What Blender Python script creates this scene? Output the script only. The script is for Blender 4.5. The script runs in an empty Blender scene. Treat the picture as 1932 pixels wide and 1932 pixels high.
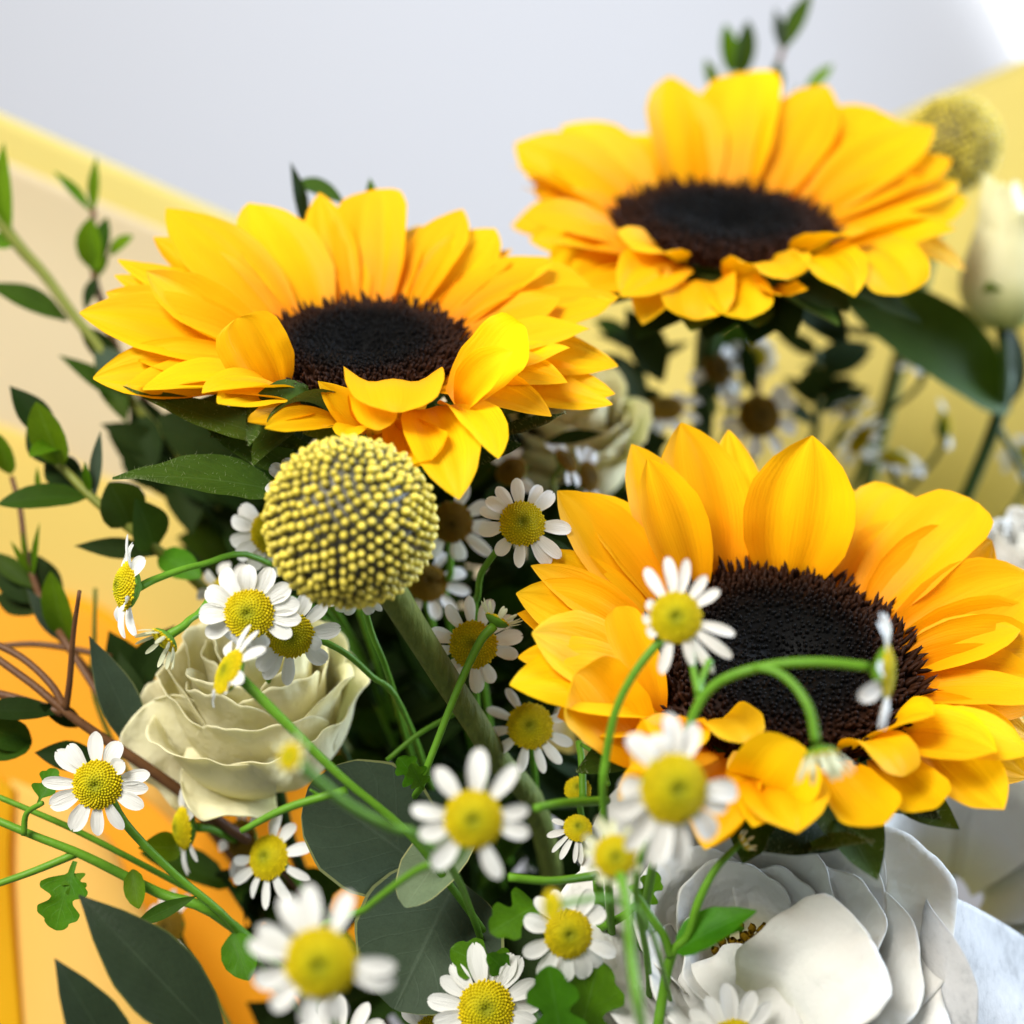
import bpy, math, random
import numpy as np
from mathutils import Matrix, Vector

SC = bpy.context.scene
COL = SC.collection
rnd = random.Random(11)

# ---------------------------------------------------------------- camera, world, lamps, exposure
PITCH = math.radians(25)
CAM = np.array([0.0, -0.28, 0.43])
RIGHT = np.array([1.0, 0, 0])
UP = np.array([0, math.sin(PITCH), math.cos(PITCH)])
BACK = np.array([0, -math.cos(PITCH), math.sin(PITCH)])
FL = 1.5                       # focal length / sensor width
cd = bpy.data.cameras.new('camera')
cam = bpy.data.objects.new('camera', cd); COL.objects.link(cam)
cam.location = CAM; cam.rotation_euler = (math.pi/2 - PITCH, 0, 0)
cd.sensor_width = 36; cd.sensor_height = 36; cd.lens = 36*FL
cd.clip_start = 0.01; cd.clip_end = 60
cd.dof.use_dof = True; cd.dof.focus_distance = 0.282; cd.dof.aperture_fstop = 7.0; cd.dof.aperture_blades = 0
SC.camera = cam

def P(x, y, d):
    """photo position (in 1/1932ths of the frame) at a distance d along the view axis -> world"""
    return CAM + RIGHT*((x/1932-.5)*d/FL) + UP*((.5-y/1932)*d/FL) - BACK*d
def D(x, y, z):
    v = RIGHT*x + UP*y + BACK*z
    return v/np.linalg.norm(v)
def proj(p):
    q = p - CAM; d = -(q@BACK)
    return np.array([((q@RIGHT)*FL/d+.5)*1932, (.5-(q@UP)*FL/d)*1932]), d
def px(n, d): return n/1932*d/FL

W = bpy.data.worlds.new('World'); SC.world = W; W.use_nodes = True
bg = W.node_tree.nodes['Background']; bg.inputs[0].default_value = (0.97, 0.985, 1.0, 1); bg.inputs[1].default_value = 0.22
def area(name, loc, target, size, power, col):
    l = bpy.data.lights.new(name, 'AREA'); l.shape = 'RECTANGLE'; l.size, l.size_y = size; l.energy = power; l.color = col
    o = bpy.data.objects.new(name, l); COL.objects.link(o); o.location = loc
    o.rotation_euler = (Vector(target)-Vector(loc)).to_track_quat('-Z', 'Y').to_euler()
    return o
area('window_light', (0.85, 0.30, 0.46), (0.03, 0.02, 0.27), (0.5, 0.7), 19.0, (0.66, 0.80, 1.0))
area('ceiling_light', (-0.38, -0.32, 1.10), (0, 0.03, 0.27), (0.40, 0.40), 13.5, (1.0, 0.965, 0.90))
SC.view_settings.view_transform = 'Standard'; SC.view_settings.look = 'None'
SC.view_settings.exposure = 0.40; SC.view_settings.gamma = 1.0
SC.render.engine = 'CYCLES'
SC.cycles.use_denoising = True
SC.cycles.max_bounces = 6; SC.cycles.diffuse_bounces = 3; SC.cycles.transmission_bounces = 6; SC.cycles.transparent_max_bounces = 6
SC.cycles.sample_clamp_indirect = 6.0

# ---------------------------------------------------------------- materials
MATS = {}
class NT:
    def __init__(s, name):
        s.m = bpy.data.materials.new(name); s.m.use_nodes = True
        s.t = s.m.node_tree; s.t.nodes.clear(); MATS[name] = s.m
        s.out = s.n('ShaderNodeOutputMaterial')
    def n(s, typ, **kw):
        nd = s.t.nodes.new(typ)
        for k, v in kw.items():
            if k.startswith('i_'): nd.inputs[k[2:].replace('_', ' ')].default_value = v
            else: setattr(nd, k, v)
        return nd
    def l(s, a, b): s.t.links.new(a, b)
    def math(s, op, a, b=None, c=None, clamp=False):
        nd = s.n('ShaderNodeMath', operation=op); nd.use_clamp = clamp
        for i, v in enumerate((a, b, c)):
            if v is None: continue
            if isinstance(v, (int, float)): nd.inputs[i].default_value = v
            else: s.l(v, nd.inputs[i])
        return nd.outputs[0]
    def uv(s):
        a = s.n('ShaderNodeAttribute', attribute_name='co'); sp = s.n('ShaderNodeSeparateXYZ'); s.l(a.outputs['Vector'], sp.inputs[0])
        return sp.outputs
    def ramp(s, fac, stops):
        r = s.n('ShaderNodeValToRGB'); e = r.color_ramp.elements
        while len(e) < len(stops): e.new(0.5)
        for el, (p_, c) in zip(e, stops): el.position = p_; el.color = (*c, 1)
        s.l(fac, r.inputs[0]); return r.outputs[0]
    def noise(s, vec, scale, detail=3, rough=.55):
        nd = s.n('ShaderNodeTexNoise'); nd.inputs['Scale'].default_value = scale; nd.inputs['Detail'].default_value = detail; nd.inputs['Roughness'].default_value = rough
        if vec is not None: s.l(vec, nd.inputs['Vector'])
        return nd.outputs['Fac']
    def vec(s, x, y, z=0.0):
        c = s.n('ShaderNodeCombineXYZ')
        for i, v in enumerate((x, y, z)):
            if isinstance(v, (int, float)): c.inputs[i].default_value = v
            else: s.l(v, c.inputs[i])
        return c.outputs[0]
    def mix(s, fac, a, b, typ='MIX'):
        nd = s.n('ShaderNodeMix', data_type='RGBA', blend_type=typ)
        for sock, v in ((nd.inputs[0], fac), (nd.inputs[6], a), (nd.inputs[7], b)):
            if isinstance(v, (int, float)): sock.default_value = v
            elif isinstance(v, tuple): sock.default_value = (*v, 1)
            else: s.l(v, sock)
        return nd.outputs[2]
    def hsv(s, col, h=None, v=None, sat=None):
        nd = s.n('ShaderNodeHueSaturation'); s.l(col, nd.inputs['Color'])
        for k, x in (('Hue', h), ('Value', v), ('Saturation', sat)):
            if x is None: continue
            if isinstance(x, (int, float)): nd.inputs[k].default_value = x
            else: s.l(x, nd.inputs[k])
        return nd.outputs[0]
    def rand(s, lo, hi):
        o = s.n('ShaderNodeObjectInfo'); return s.math('MULTIPLY_ADD', o.outputs['Random'], hi-lo, lo)
    def finish(s, col, rough=.5, spec=.3, trans=0.0, tcol=None, bump=None, bstr=.3, bdist=.0005, sheen=0.0):
        b = s.n('ShaderNodeBsdfPrincipled'); b.inputs['Specular IOR Level'].default_value = spec
        if isinstance(rough, (int, float)): b.inputs['Roughness'].default_value = rough
        else: s.l(rough, b.inputs['Roughness'])
        if sheen: b.inputs['Sheen Weight'].default_value = sheen
        if isinstance(col, tuple): b.inputs['Base Color'].default_value = (*col, 1)
        else: s.l(col, b.inputs['Base Color'])
        nrm = None
        if bump is not None:
            bn = s.n('ShaderNodeBump'); bn.inputs['Strength'].default_value = bstr; bn.inputs['Distance'].default_value = bdist
            s.l(bump, bn.inputs['Height']); nrm = bn.outputs[0]; s.l(nrm, b.inputs['Normal'])
        sh = b.outputs[0]
        if trans:
            t = s.n('ShaderNodeBsdfTranslucent'); tc = tcol if tcol is not None else col
            if isinstance(tc, tuple): t.inputs[0].default_value = (*tc, 1)
            else: s.l(tc, t.inputs[0])
            if nrm: s.l(nrm, t.inputs['Normal'])
            mx = s.n('ShaderNodeMixShader'); mx.inputs[0].default_value = trans
            s.l(sh, mx.inputs[1]); s.l(t.outputs[0], mx.inputs[2]); sh = mx.outputs[0]
        s.l(sh, s.out.inputs[0]); return s.m

def m_sunpetal():
    s = NT('sunflower petal yellow'); u, v, r = s.uv()
    col = s.ramp(u, [(0, (.70, .22, .002)), (.2, (.84, .38, .002)), (.5, (.89, .48, .003)), (1, (.90, .53, .005))])
    fine = s.noise(s.vec(s.math('MULTIPLY', u, 2.5), s.math('MULTIPLY', v, 16), s.rand(0, 9)), 1.0, 3)
    blot = s.noise(s.vec(s.math('MULTIPLY', u, 3), s.math('MULTIPLY', v, 2), s.rand(0, 20)), 1.0, 2)
    col = s.hsv(col, h=s.rand(.488, .508), v=s.math('ADD', s.math('MULTIPLY_ADD', fine, .12, .86), s.math('MULTIPLY', blot, .16)))
    s.finish(col, .5, .14, .36, s.mix(.5, col, (.95, .48, .0)), fine, .25, .0006)
def m_white(name, base, tcol, trans, ridge=14, bstr=.3, rough=.5, vary=.12, greenbase=None, crumple=0.0):
    s = NT(name); u, v, r = s.uv()
    fine = s.noise(s.vec(s.math('MULTIPLY', u, 2), s.math('MULTIPLY', v, ridge), s.rand(0, 9)), 1.0, 3)
    col = s.mix(fine, tuple(c*(1-vary) for c in base), base)
    if greenbase: col = s.mix(s.ramp(u, [(0, (1, 1, 1)), (.45, (0, 0, 0))]), col, greenbase)
    if crumple:
        tc = s.n('ShaderNodeTexCoord').outputs['Object']; big = s.noise(tc, 110, 3, .5); sm = s.noise(tc, 420, 2, .5)
        h = s.math('ADD', s.math('MULTIPLY', big, 3.2), s.math('ADD', s.math('MULTIPLY', sm, .5), s.math('MULTIPLY', fine, .18)))
        s.finish(col, rough, .18, trans, tcol, h, crumple, .0012)
    else: s.finish(col, rough, .3, trans, tcol, fine, bstr, .0004)
def m_leaf(name, top, under, trans=.22, rough=.42, spec=.4, vein=.55, freq=9.0, vary=.25, edge=None):
    s = NT(name); u, v, r = s.uv()
    av = s.math('ABSOLUTE', v)
    tc = s.n('ShaderNodeTexCoord').outputs['Object']
    n1 = s.noise(tc, 260, 4); n2 = s.noise(tc, 1500, 2)
    geo = s.n('ShaderNodeNewGeometry')
    col = s.mix(geo.outputs['Backfacing'], top, under)
    col = s.hsv(col, h=s.rand(.485, .515), v=s.math('ADD', s.math('MULTIPLY_ADD', n1, vary*2, 1-vary), s.math('MULTIPLY_ADD', n2, .3, -.15)))
    mid = s.math('SUBTRACT', 1, s.math('MULTIPLY', av, 22), clamp=True)
    ph = s.math('FRACT', s.math('MULTIPLY', s.math('ADD', s.math('MULTIPLY', av, -.42), s.math('ADD', u, s.math('MULTIPLY', n1, .05))), freq))
    side = s.math('SUBTRACT', 1, s.math('MULTIPLY', s.math('ABSOLUTE', s.math('SUBTRACT', ph, .5)), 16), clamp=True)
    vn = s.math('MAXIMUM', mid, s.math('MULTIPLY', side, .45))
    light = s.hsv(col, v=1.7, sat=.85)
    c2 = s.mix(s.math('MULTIPLY', vn, vein), col, light)
    if edge: c2 = s.mix(s.math('MULTIPLY', s.math('GREATER_THAN', av, .955), .8), c2, edge)
    hgt = s.math('ADD', s.math('MULTIPLY', vn, .6), s.math('MULTIPLY', n2, .5))
    s.finish(c2, rough, spec, trans, s.hsv(c2, h=.48, v=1.5), hgt, .35, .0004)
def m_plain(name, c1, c2, scale=300, rough=.5, spec=.3, trans=0.0, bstr=.3, stretch=None, tcol=None):
    s = NT(name); tc = s.n('ShaderNodeTexCoord').outputs['Object']
    if stretch:
        mp = s.n('ShaderNodeMapping'); mp.inputs['Scale'].default_value = stretch; s.l(tc, mp.inputs[0]); tc = mp.outputs[0]
    n = s.noise(tc, scale, 4)
    s.finish(s.mix(n, c1, c2), rough, spec, trans, tcol, n, bstr, .0004)
def m_attr(name, stops, noise=900, amt=.35, rough=.5, spec=.3, trans=0.0, bstr=.4):
    s = NT(name); u, v, r = s.uv(); tc = s.n('ShaderNodeTexCoord').outputs['Object']
    n = s.noise(tc, noise, 3)
    col = s.hsv(s.ramp(u, stops), v=s.math('MULTIPLY', s.math('MULTIPLY_ADD', n, amt*2, 1-amt), s.math('MULTIPLY_ADD', v, .5, .75)))
    s.finish(col, rough, spec, trans, None, n, bstr, .0003)

m_sunpetal()
m_white('chamomile petal white', (.84, .84, .80), (.84, .83, .72), .26, 9, .5)
m_white('young petal cream', (.74, .76, .52), (.7, .72, .4), .28, 9, .4)
m_white('cream rose petal', (.92, .88, .62), (.95, .90, .50), .40, 6, .15, .6, .06, (.72, .68, .30), .35)
m_white('white rose petal', (.84, .84, .81), (.84, .81, .68), .30, 6, .15, .6, .05, (.76, .72, .36), .5)
m_white('bud petal pale', (.76, .74, .44), (.72, .72, .34), .25, 6, .15, .5, .06, (.45, .52, .12))
m_attr('chamomile disc yellow', [(0, (.22, .24, .006)), (.16, (.30, .30, .005)), (.4, (.52, .45, .004)), (1, (.60, .45, .003))], 1800, .25, .55, .15, 0, .3)
m_attr('chamomile disc brown', [(0, (.07, .05, .004)), (.3, (.14, .085, .004)), (1, (.22, .125, .004))], 1800, .3, .6, .15, 0, .3)
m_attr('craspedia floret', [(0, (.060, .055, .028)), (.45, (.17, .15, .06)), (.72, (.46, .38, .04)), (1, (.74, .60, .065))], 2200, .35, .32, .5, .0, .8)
m_attr('sunflower disc', [(0, (.0012, .0014, .0016)), (.5, (.0015, .0015, .0015)), (.66, (.004, .002, .0014)), (.8, (.018, .0065, .003)), (1, (.030, .010, .004))], 1500, .4, .5, .08, 0, .3)
m_leaf('eucalyptus leaf', (.028, .064, .004), (.055, .092, .022), .26, .55, .09)
m_leaf('fresh leaf', (.078, .170, .003), (.11, .21, .012), .38, .5, .14, .5, 7)
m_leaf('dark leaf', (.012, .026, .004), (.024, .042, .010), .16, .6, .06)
m_leaf('glossy dark leaf', (.016, .030, .012), (.03, .05, .02), .12, .36, .32, .9, 11, .25, (.07, .09, .02))
m_leaf('grey round leaf', (.042, .064, .038), (.085, .115, .065), .10, .6, .10, .40, 6, .2, (.20, .22, .08))
m_leaf('pale round leaf', (.13, .175, .095), (.13, .175, .095), .18, .5, .25, .25, 6, .15, (.34, .34, .14))
m_leaf('chamomile leaf', (.050, .165, .004), (.07, .20, .01), .32, .5, .15, .4, 5)
m_leaf('bract green', (.036, .072, .006), (.055, .09, .015), .2, .6, .12, .5, 7, .3)
m_plain('chamomile stem green', (.085, .235, .010), (.14, .32, .018), 500, .48, .28, .12, .5)
m_plain('stem dark green', (.014, .042, .006), (.035, .075, .010), 400, .5, .2, 0, .5)
m_plain('stem brown', (.075, .028, .012), (.14, .065, .022), 500, .5, .25, 0, .5)
m_plain('stem olive', (.11, .13, .014), (.19, .21, .03), 350, .5, .25, 0, .5)
m_plain('craspedia stem', (.040, .065, .006), (.18, .21, .040), 900, .65, .2, 0, 1.6, (1, .5, .3))
m_plain('plant hair', (.30, .36, .17), (.42, .46, .26), 100, .5, .3, .3, .1)
m_plain('dry tip', (.09, .05, .02), (.16, .09, .03), 500, .7, .2, 0, .3)
m_plain('cream paper', (.72, .62, .42), (.75, .65, .45), 40, .7, .1, .45, .08, None, (.78, .66, .40))
m_plain('yellow bounce light', (.80, .62, .17), (.82, .64, .19), 40, .7, .1, .45, .08, None, (.74, .60, .14))  # yellow light reflected inside the wrap, put into a colour
m_plain('yellow paper', (.76, .65, .22), (.79, .68, .25), 40, .7, .1, .45, .08, None, (.80, .68, .19))
m_plain('orange paper', (.91, .45, .005), (.92, .50, .008), 30, .55, .25, .5, .08, None, (.95, .42, .004))
m_plain('gold paper', (.92, .60, .012), (.93, .64, .02), 30, .55, .25, .5, .08, None, (.95, .58, .01))
m_plain('peach paper', (.86, .62, .16), (.88, .65, .19), 30, .6, .15, .5, .08, None, (.92, .64, .12))
m_plain('white wall', (.83, .815, .825), (.845, .83, .84), 6, .8, .2, 0, .05)
def m_tissue():
    s = NT('white fibre tissue'); tc = s.n('ShaderNodeTexCoord').outputs['Object']
    mp = s.n('ShaderNodeMapping'); mp.inputs['Scale'].default_value = (1, .35, 1); mp.inputs['Rotation'].default_value = (0, .3, .6); s.l(tc, mp.inputs[0])
    n = s.noise(mp.outputs[0], 700, 6, .7); n2 = s.noise(tc, 90, 3)
    f = s.math('MULTIPLY', n, n2)
    col = s.ramp(f, [(.10, (.34, .34, .33)), (.22, (.58, .575, .56)), (.36, (.68, .67, .65))])
    s.finish(col, .7, .2, .35, (.8, .79, .76), n, .5, .0004)
m_tissue()
def m_glow():
    s = NT('window daylight'); e = s.n('ShaderNodeEmission'); e.inputs[0].default_value = (.86, .93, 1, 1); e.inputs[1].default_value = 1.6
    s.l(e.outputs[0], s.out.inputs[0])
m_glow()

# ---------------------------------------------------------------- mesh helpers
def mesh_of(name, verts, faces, co=None, smooth=True):
    me = bpy.data.meshes.new(name); me.from_pydata(np.asarray(verts, float).tolist(), [], [tuple(map(int, f)) for f in faces])
    if co is not None:
        a = me.attributes.new('co', 'FLOAT_VECTOR', 'POINT'); a.data.foreach_set('vector', np.asarray(co, np.float32).ravel())
    if smooth: me.polygons.foreach_set('use_smooth', [True]*len(me.polygons))
    me.update(); return me
def grid_faces(nu, nv, off=0):
    i, j = np.meshgrid(np.arange(nu-1), np.arange(nv-1), indexing='ij')
    a = (i*nv+j).ravel()+off
    return np.stack([a, a+nv, a+nv+1, a+1], 1)
LOC = {}
def thing(name, label, cat, loc, group=None):
    o = bpy.data.objects.new(name, None); COL.objects.link(o); o.location = loc; o.empty_display_size = .005
    o['label'] = label; o['category'] = cat
    if group: o['group'] = group
    LOC[o.name] = np.asarray(loc, float); return o
def part(name, verts, faces, mat, parent, co=None, smooth=True, kind=None):
    """verts in world space; the part keeps its thing's origin"""
    root = parent
    while root.parent: root = root.parent
    me = mesh_of(name, np.asarray(verts)-LOC[root.name], faces, co, smooth); me.materials.append(MATS[mat])
    o = bpy.data.objects.new(name, me); COL.objects.link(o); o.parent = parent
    if kind: o['kind'] = kind
    return o
def inst(name, me, M, parent, mat=None):
    o = bpy.data.objects.new(name, me); COL.objects.link(o); o.parent = parent
    T = Matrix(M); T.translation = T.translation - parent.location; o.matrix_basis = T
    return o
def unit(v): return v/(np.linalg.norm(v)+1e-12)
def catmull(pts, n):
    p = np.asarray(pts, float)
    if len(p) == 2: t = np.linspace(0, 1, n)[:, None]; return p[0]*(1-t)+p[1]*t
    p = np.vstack([2*p[0]-p[1], p, 2*p[-1]-p[-2]]); m = len(p)-3
    out = []
    for t in np.linspace(0, m-1e-6, n):
        i = int(t); f = t-i; a, b, c, d = p[i:i+4]
        out.append(.5*((2*b)+(-a+c)*f+(2*a-5*b+4*c-d)*f*f+(-a+3*b-3*c+d)*f**3))
    return np.array(out)
def tube(pts, radii, n=None, sides=8):
    n = n or max(8, 5*(len(pts)-1)+1)
    c = catmull(pts, n); r = np.interp(np.linspace(0, 1, n), np.linspace(0, 1, len(radii)), radii)
    tg = np.gradient(c, axis=0); tg /= np.linalg.norm(tg, axis=1)[:, None]+1e-12
    nrm = unit(np.cross(tg[0], [.3, .5, .81])); V = []; C = []
    for i in range(n):
        nrm = unit(nrm-tg[i]*(nrm@tg[i])); b = np.cross(tg[i], nrm)
        for k in range(sides):
            a = 2*math.pi*k/sides; V.append(c[i]+r[i]*(math.cos(a)*nrm+math.sin(a)*b)); C.append((i/(n-1), k/sides, 0))
    F = []
    for i in range(n-1):
        for k in range(sides):
            k2 = (k+1) % sides; F.append((i*sides+k, (i+1)*sides+k, (i+1)*sides+k2, i*sides+k2))
    F.append(tuple(range(sides))); F.append(tuple((n-1)*sides+k for k in reversed(range(sides))))
    return np.array(V), F, np.array(C)
def stem(parent, pts, radii, mat, name='stem', sides=8):
    """pts: (x, y, d) triples in photo units; radii in photo px"""
    w = [P(*p) for p in pts]
    rs = [px(r, pts[min(len(pts)-1, int(round(i*(len(pts)-1)/max(1, len(radii)-1))))][2]) for i, r in enumerate(radii)]
    v, f, c = tube(w, rs, sides=sides); return part(name, v, f, mat, parent, c)
PROF = {
 'point': [(0, .34), (.12, .58), (.3, .86), (.5, 1), (.68, .93), (.84, .62), (.95, .26), (1, .03)],
 'wide':  [(0, .36), (.12, .62), (.3, .9), (.5, 1), (.68, .92), (.84, .62), (.94, .30), (1, .02)],
 'daisy': [(0, .45), (.2, .76), (.45, 1), (.65, .98), (.82, .82), (.93, .54), (1, .16)],
 'round': [(0, .40), (.15, .7), (.35, .95), (.6, 1), (.8, .97), (.93, .78), (.985, .42), (1, .12)],
 'lance': [(0, .10), (.08, .30), (.22, .72), (.42, 1), (.6, .92), (.8, .52), (.93, .18), (1, .01)],
 'oval':  [(0, .08), (.08, .42), (.22, .82), (.45, 1), (.65, .93), (.83, .62), (.95, .25), (1, .02)],
 'disc':  [(0, .10), (.05, .42), (.18, .8), (.42, 1), (.65, .97), (.85, .70), (.95, .42), (1, .06)],
 'broad': [(0, .12), (.08, .6), (.22, .95), (.4, 1), (.6, .86), (.8, .52), (.94, .18), (1, .01)],
 'lobed': [(0, .10), (.20, .13), (.30, .70), (.38, 1.0), (.46, .95), (.53, .42), (.60, .48), (.70, .86), (.80, .80), (.86, .48), (.90, .50), (.97, .32), (1, .05)],
}
def profile(kind, u):
    a = PROF[kind]; xs = np.linspace(0, 1, 201); ys = np.interp(xs, [q[0] for q in a], [q[1] for q in a])
    kk = np.hanning(13); kk /= kk.sum(); sm = np.convolve(np.pad(ys, 6, mode='edge'), kk, 'valid'); sm[0] = ys[0]; sm[-1] = ys[-1]
    return np.interp(u, xs, sm)
def blade(base, tip, nrm, width, prof='point', curl=0, k=1.0, cup=.4, roll=0, rib=.02, twist=0, frill=0, nu=16, nv=9, seed=0, nrib=3, fold=0.0):
    """a petal or leaf from base to tip; curl in degrees towards nrm (+) or away (-), cup across in radians"""
    base = np.asarray(base); tip = np.asarray(tip); L = np.linalg.norm(tip-base); c = (tip-base)/L
    nn = unit(nrm-c*(nrm@c)); sd = np.cross(nn, c)
    if roll:
        r = math.radians(roll); nn, sd = nn*math.cos(r)+sd*math.sin(r), sd*math.cos(r)-nn*math.sin(r)
    ss = np.linspace(0, 1, 120); ang = math.radians(curl)*ss**k
    X = np.concatenate([[0], np.cumsum(np.cos(ang))]); Z = np.concatenate([[0], np.cumsum(np.sin(ang))])
    a0 = math.atan2(Z[-1], X[-1]); h = math.hypot(X[-1], Z[-1])
    Xr = (X*math.cos(a0)+Z*math.sin(a0))/h; Zr = (-X*math.sin(a0)+Z*math.cos(a0))/h
    u = np.linspace(0, 1, nu); u = .55*u+.45*(1-(1-u)**2); idx = u*(len(X)-1)
    xc = np.interp(idx, np.arange(len(X)), Xr); zc = np.interp(idx, np.arange(len(X)), Zr); tg = np.interp(idx, np.arange(120), ang)-a0
    v = np.linspace(-1, 1, nv); rs = random.Random(seed); p1, p2, p3 = (rs.uniform(0, 6.3) for _ in range(3))
    hw = width/2*profile(prof, u); V = np.zeros((nu, nv, 3)); C = np.zeros((nu, nv, 3))
    for i in range(nu):
        ce = base+L*(xc[i]*c+zc[i]*nn); ln = -math.sin(tg[i])*c+math.cos(tg[i])*nn
        tw = math.radians(twist)*u[i]; s2 = sd*math.cos(tw)+ln*math.sin(tw); n2 = ln*math.cos(tw)-sd*math.sin(tw)
        cu = cup*(.5+.5*math.sin(math.pi*min(1, u[i]*1.15)**.8)) if cup else 1e-4
        cu = cu if abs(cu) > 1e-4 else 1e-4
        lat = hw[i]*np.sin(cu*v)/cu; dz = hw[i]*(1-np.cos(cu*v))/cu
        env = math.sin(math.pi*min(1, max(0, u[i]))**.85)**.6 if 0 < u[i] < 1 else 0
        dz = dz+rib*width*np.cos(nrib*math.pi*v)*env+fold*hw[i]*np.abs(v)
        dz = dz+frill*width*(np.abs(v)**2)*(np.sin(p1+u[i]*11+np.sign(v)*p2)+.6*np.sin(p3+u[i]*23+v*3))*min(1, u[i]*2)
        V[i] = ce+lat[:, None]*s2+dz[:, None]*n2
        C[i, :, 0] = u[i]; C[i, :, 1] = v
    C[..., 2] = rs.random()
    return V.reshape(-1, 3), grid_faces(nu, nv), C.reshape(-1, 3)
def leaf(parent, b, t, w, mat='eucalyptus leaf', prof='lance', nrm=(0, .35, 1), curl=-20, k=1, cup=.35, roll=0, fold=.12, name='leaf', rib=0, twist=0, frill=0, nu=12, nv=7, seed=None):
    v, f, c = blade(P(*b), P(*t), D(*nrm), px(w, (b[2]+t[2])/2), prof, curl, k, cup, roll, rib, twist, frill, nu, nv, seed if seed is not None else rnd.randrange(9999), 3, fold)
    return part(name, v, f, mat, parent, c)
def sheet(grid, nu=24, nv=24, wr=0.0, seed=0):
    """grid: rows of (x,y,d) control points, smoothed both ways"""
    g = np.array([[P(*p) for p in row] for row in grid])
    rows = np.array([catmull(r, nv) for r in g]); full = np.array([catmull(rows[:, j], nu) for j in range(nv)]).transpose(1, 0, 2)
    if wr:
        r = np.random.RandomState(seed); uu, vv = np.meshgrid(np.linspace(0, 1, nu), np.linspace(0, 1, nv), indexing='ij'); h = 0
        for _ in range(7):
            a, b, ph = r.uniform(-7, 7), r.uniform(-7, 7), r.uniform(0, 6); h = h+np.sin(a*uu+b*vv+ph)
        full += (h*wr/3)[..., None]*BACK
    uv = np.stack(np.meshgrid(np.linspace(0, 1, nu), np.linspace(-1, 1, nv), indexing='ij')+[np.zeros((nu, nv))], -1)
    return full.reshape(-1, 3), grid_faces(nu, nv), uv.reshape(-1, 3)
def solidify(o, t):
    m = o.modifiers.new('thickness', 'SOLIDIFY'); m.thickness = t; m.offset = 0

# ---------------------------------------------------------------- setting: wall and window far behind
def quad_obj(name, pts, mat, kind='structure', label=None, cat=None, parent=None):
    me = mesh_of(name, pts, [(0, 1, 2, 3)], None, False); me.materials.append(MATS[mat])
    o = bpy.data.objects.new(name, me); COL.objects.link(o)
    if kind: o['kind'] = kind
    if label: o['label'] = label; o['category'] = cat
    if parent: o.parent = parent
    return o
wall = quad_obj('wall', [(-3, 1.25, -1.2), (3, 1.25, -1.2), (3, 1.25, 2.2), (-3, 1.25, 2.2)], 'white wall', label='plain pale wall far behind the bouquet', cat='wall')
# a bright window opening, its near jamb leaning through the top corner of the frame
def wallpt(x, y, off=0):
    r = P(x, y, 1)-CAM; t = (1.25-off-CAM[1])/r[1]; return CAM+r*t
wq = [wallpt(1868, -20, .02), wallpt(1960, 170, .02)]
dx = wq[1]-wq[0]
pane = quad_obj('window', [wq[0]-dx*2, wq[1]+dx*.5, wq[1]+dx*.5+np.array([.7, 0, 0]), wq[0]-dx*2+np.array([.7, 0, 0])], 'window daylight', label='bright daylit window beside the pale wall', cat='window')

# ---------------------------------------------------------------- wrapping paper
def paper(label, grid, mat, wr=.0012, seed=0, name='wrapping_paper', thick=.0002, group='sheets of wrapping paper', nu=26, nv=26):
    flat = [P(*p) for row in grid for p in row]
    t = thing(name, label, 'paper', np.mean(flat, 0), group)
    v, f, c = sheet(grid, nu, nv, wr, seed); o = part('paper_sheet', v, f, mat, t, c); solidify(o, thick); return t
t = paper('cream wrapping sheet with a yellow folded border beside the green sprigs', [
    [(-260, 190, .4525), (0, 300, .4575), (430, 486, .4702), (760, 634, .4885), (1060, 765, .5070)],
    [(-260, 420, .455), (0, 480, .46), (430, 640, .47), (760, 760, .485), (1060, 860, .50)],
    [(-260, 800, .46), (0, 830, .46), (430, 930, .465), (760, 1020, .47), (1060, 1080, .48)],
    [(-260, 1250, .46), (0, 1260, .46), (430, 1330, .46), (760, 1390, .46), (1060, 1400, .46)]], 'cream paper', .0008, 3)
v, f, c = sheet([[(-260, 99, 0.4520), (0, 214, 0.4570), (430, 406, 0.4720), (760, 554, 0.4920), (1060, 688, 0.5120)],
                 [(-260, 225, 0.4540), (0, 328, 0.4590), (430, 512, 0.4716), (760, 660, 0.4896), (1060, 790, 0.5080)]], 6, 26)
o = part('folded_border', v, f, 'yellow paper', t, c); solidify(o, .0002)
paper('pale yellow wrapping sheet rising behind the white rosebud', [
    [(900, 560, .53), (1300, 388, .525), (1680, 222, .515), (1932, 112, .51), (2250, -30, .50)],
    [(900, 800, .52), (1300, 720, .515), (1680, 640, .505), (1932, 600, .495), (2250, 560, .485)],
    [(900, 1100, .50), (1300, 1080, .495), (1680, 1050, .485), (1932, 1020, .475), (2250, 1000, .465)],
    [(900, 1500, .46), (1300, 1500, .455), (1680, 1500, .445), (1932, 1480, .44), (2250, 1470, .43)]], 'yellow paper', .001, 5)
paper('added yellow sheet for reflected light between the cream and the orange paper', [  # added sheet; its yellow stands in for light reflected onto the cream wrap
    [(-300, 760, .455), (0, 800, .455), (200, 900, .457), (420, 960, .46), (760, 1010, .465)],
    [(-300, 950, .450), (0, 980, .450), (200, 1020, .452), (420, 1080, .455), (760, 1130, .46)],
    [(-300, 1200, .445), (0, 1220, .445), (200, 1260, .446), (420, 1300, .448), (760, 1390, .45)]], 'yellow bounce light', .0008, 12)
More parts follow.
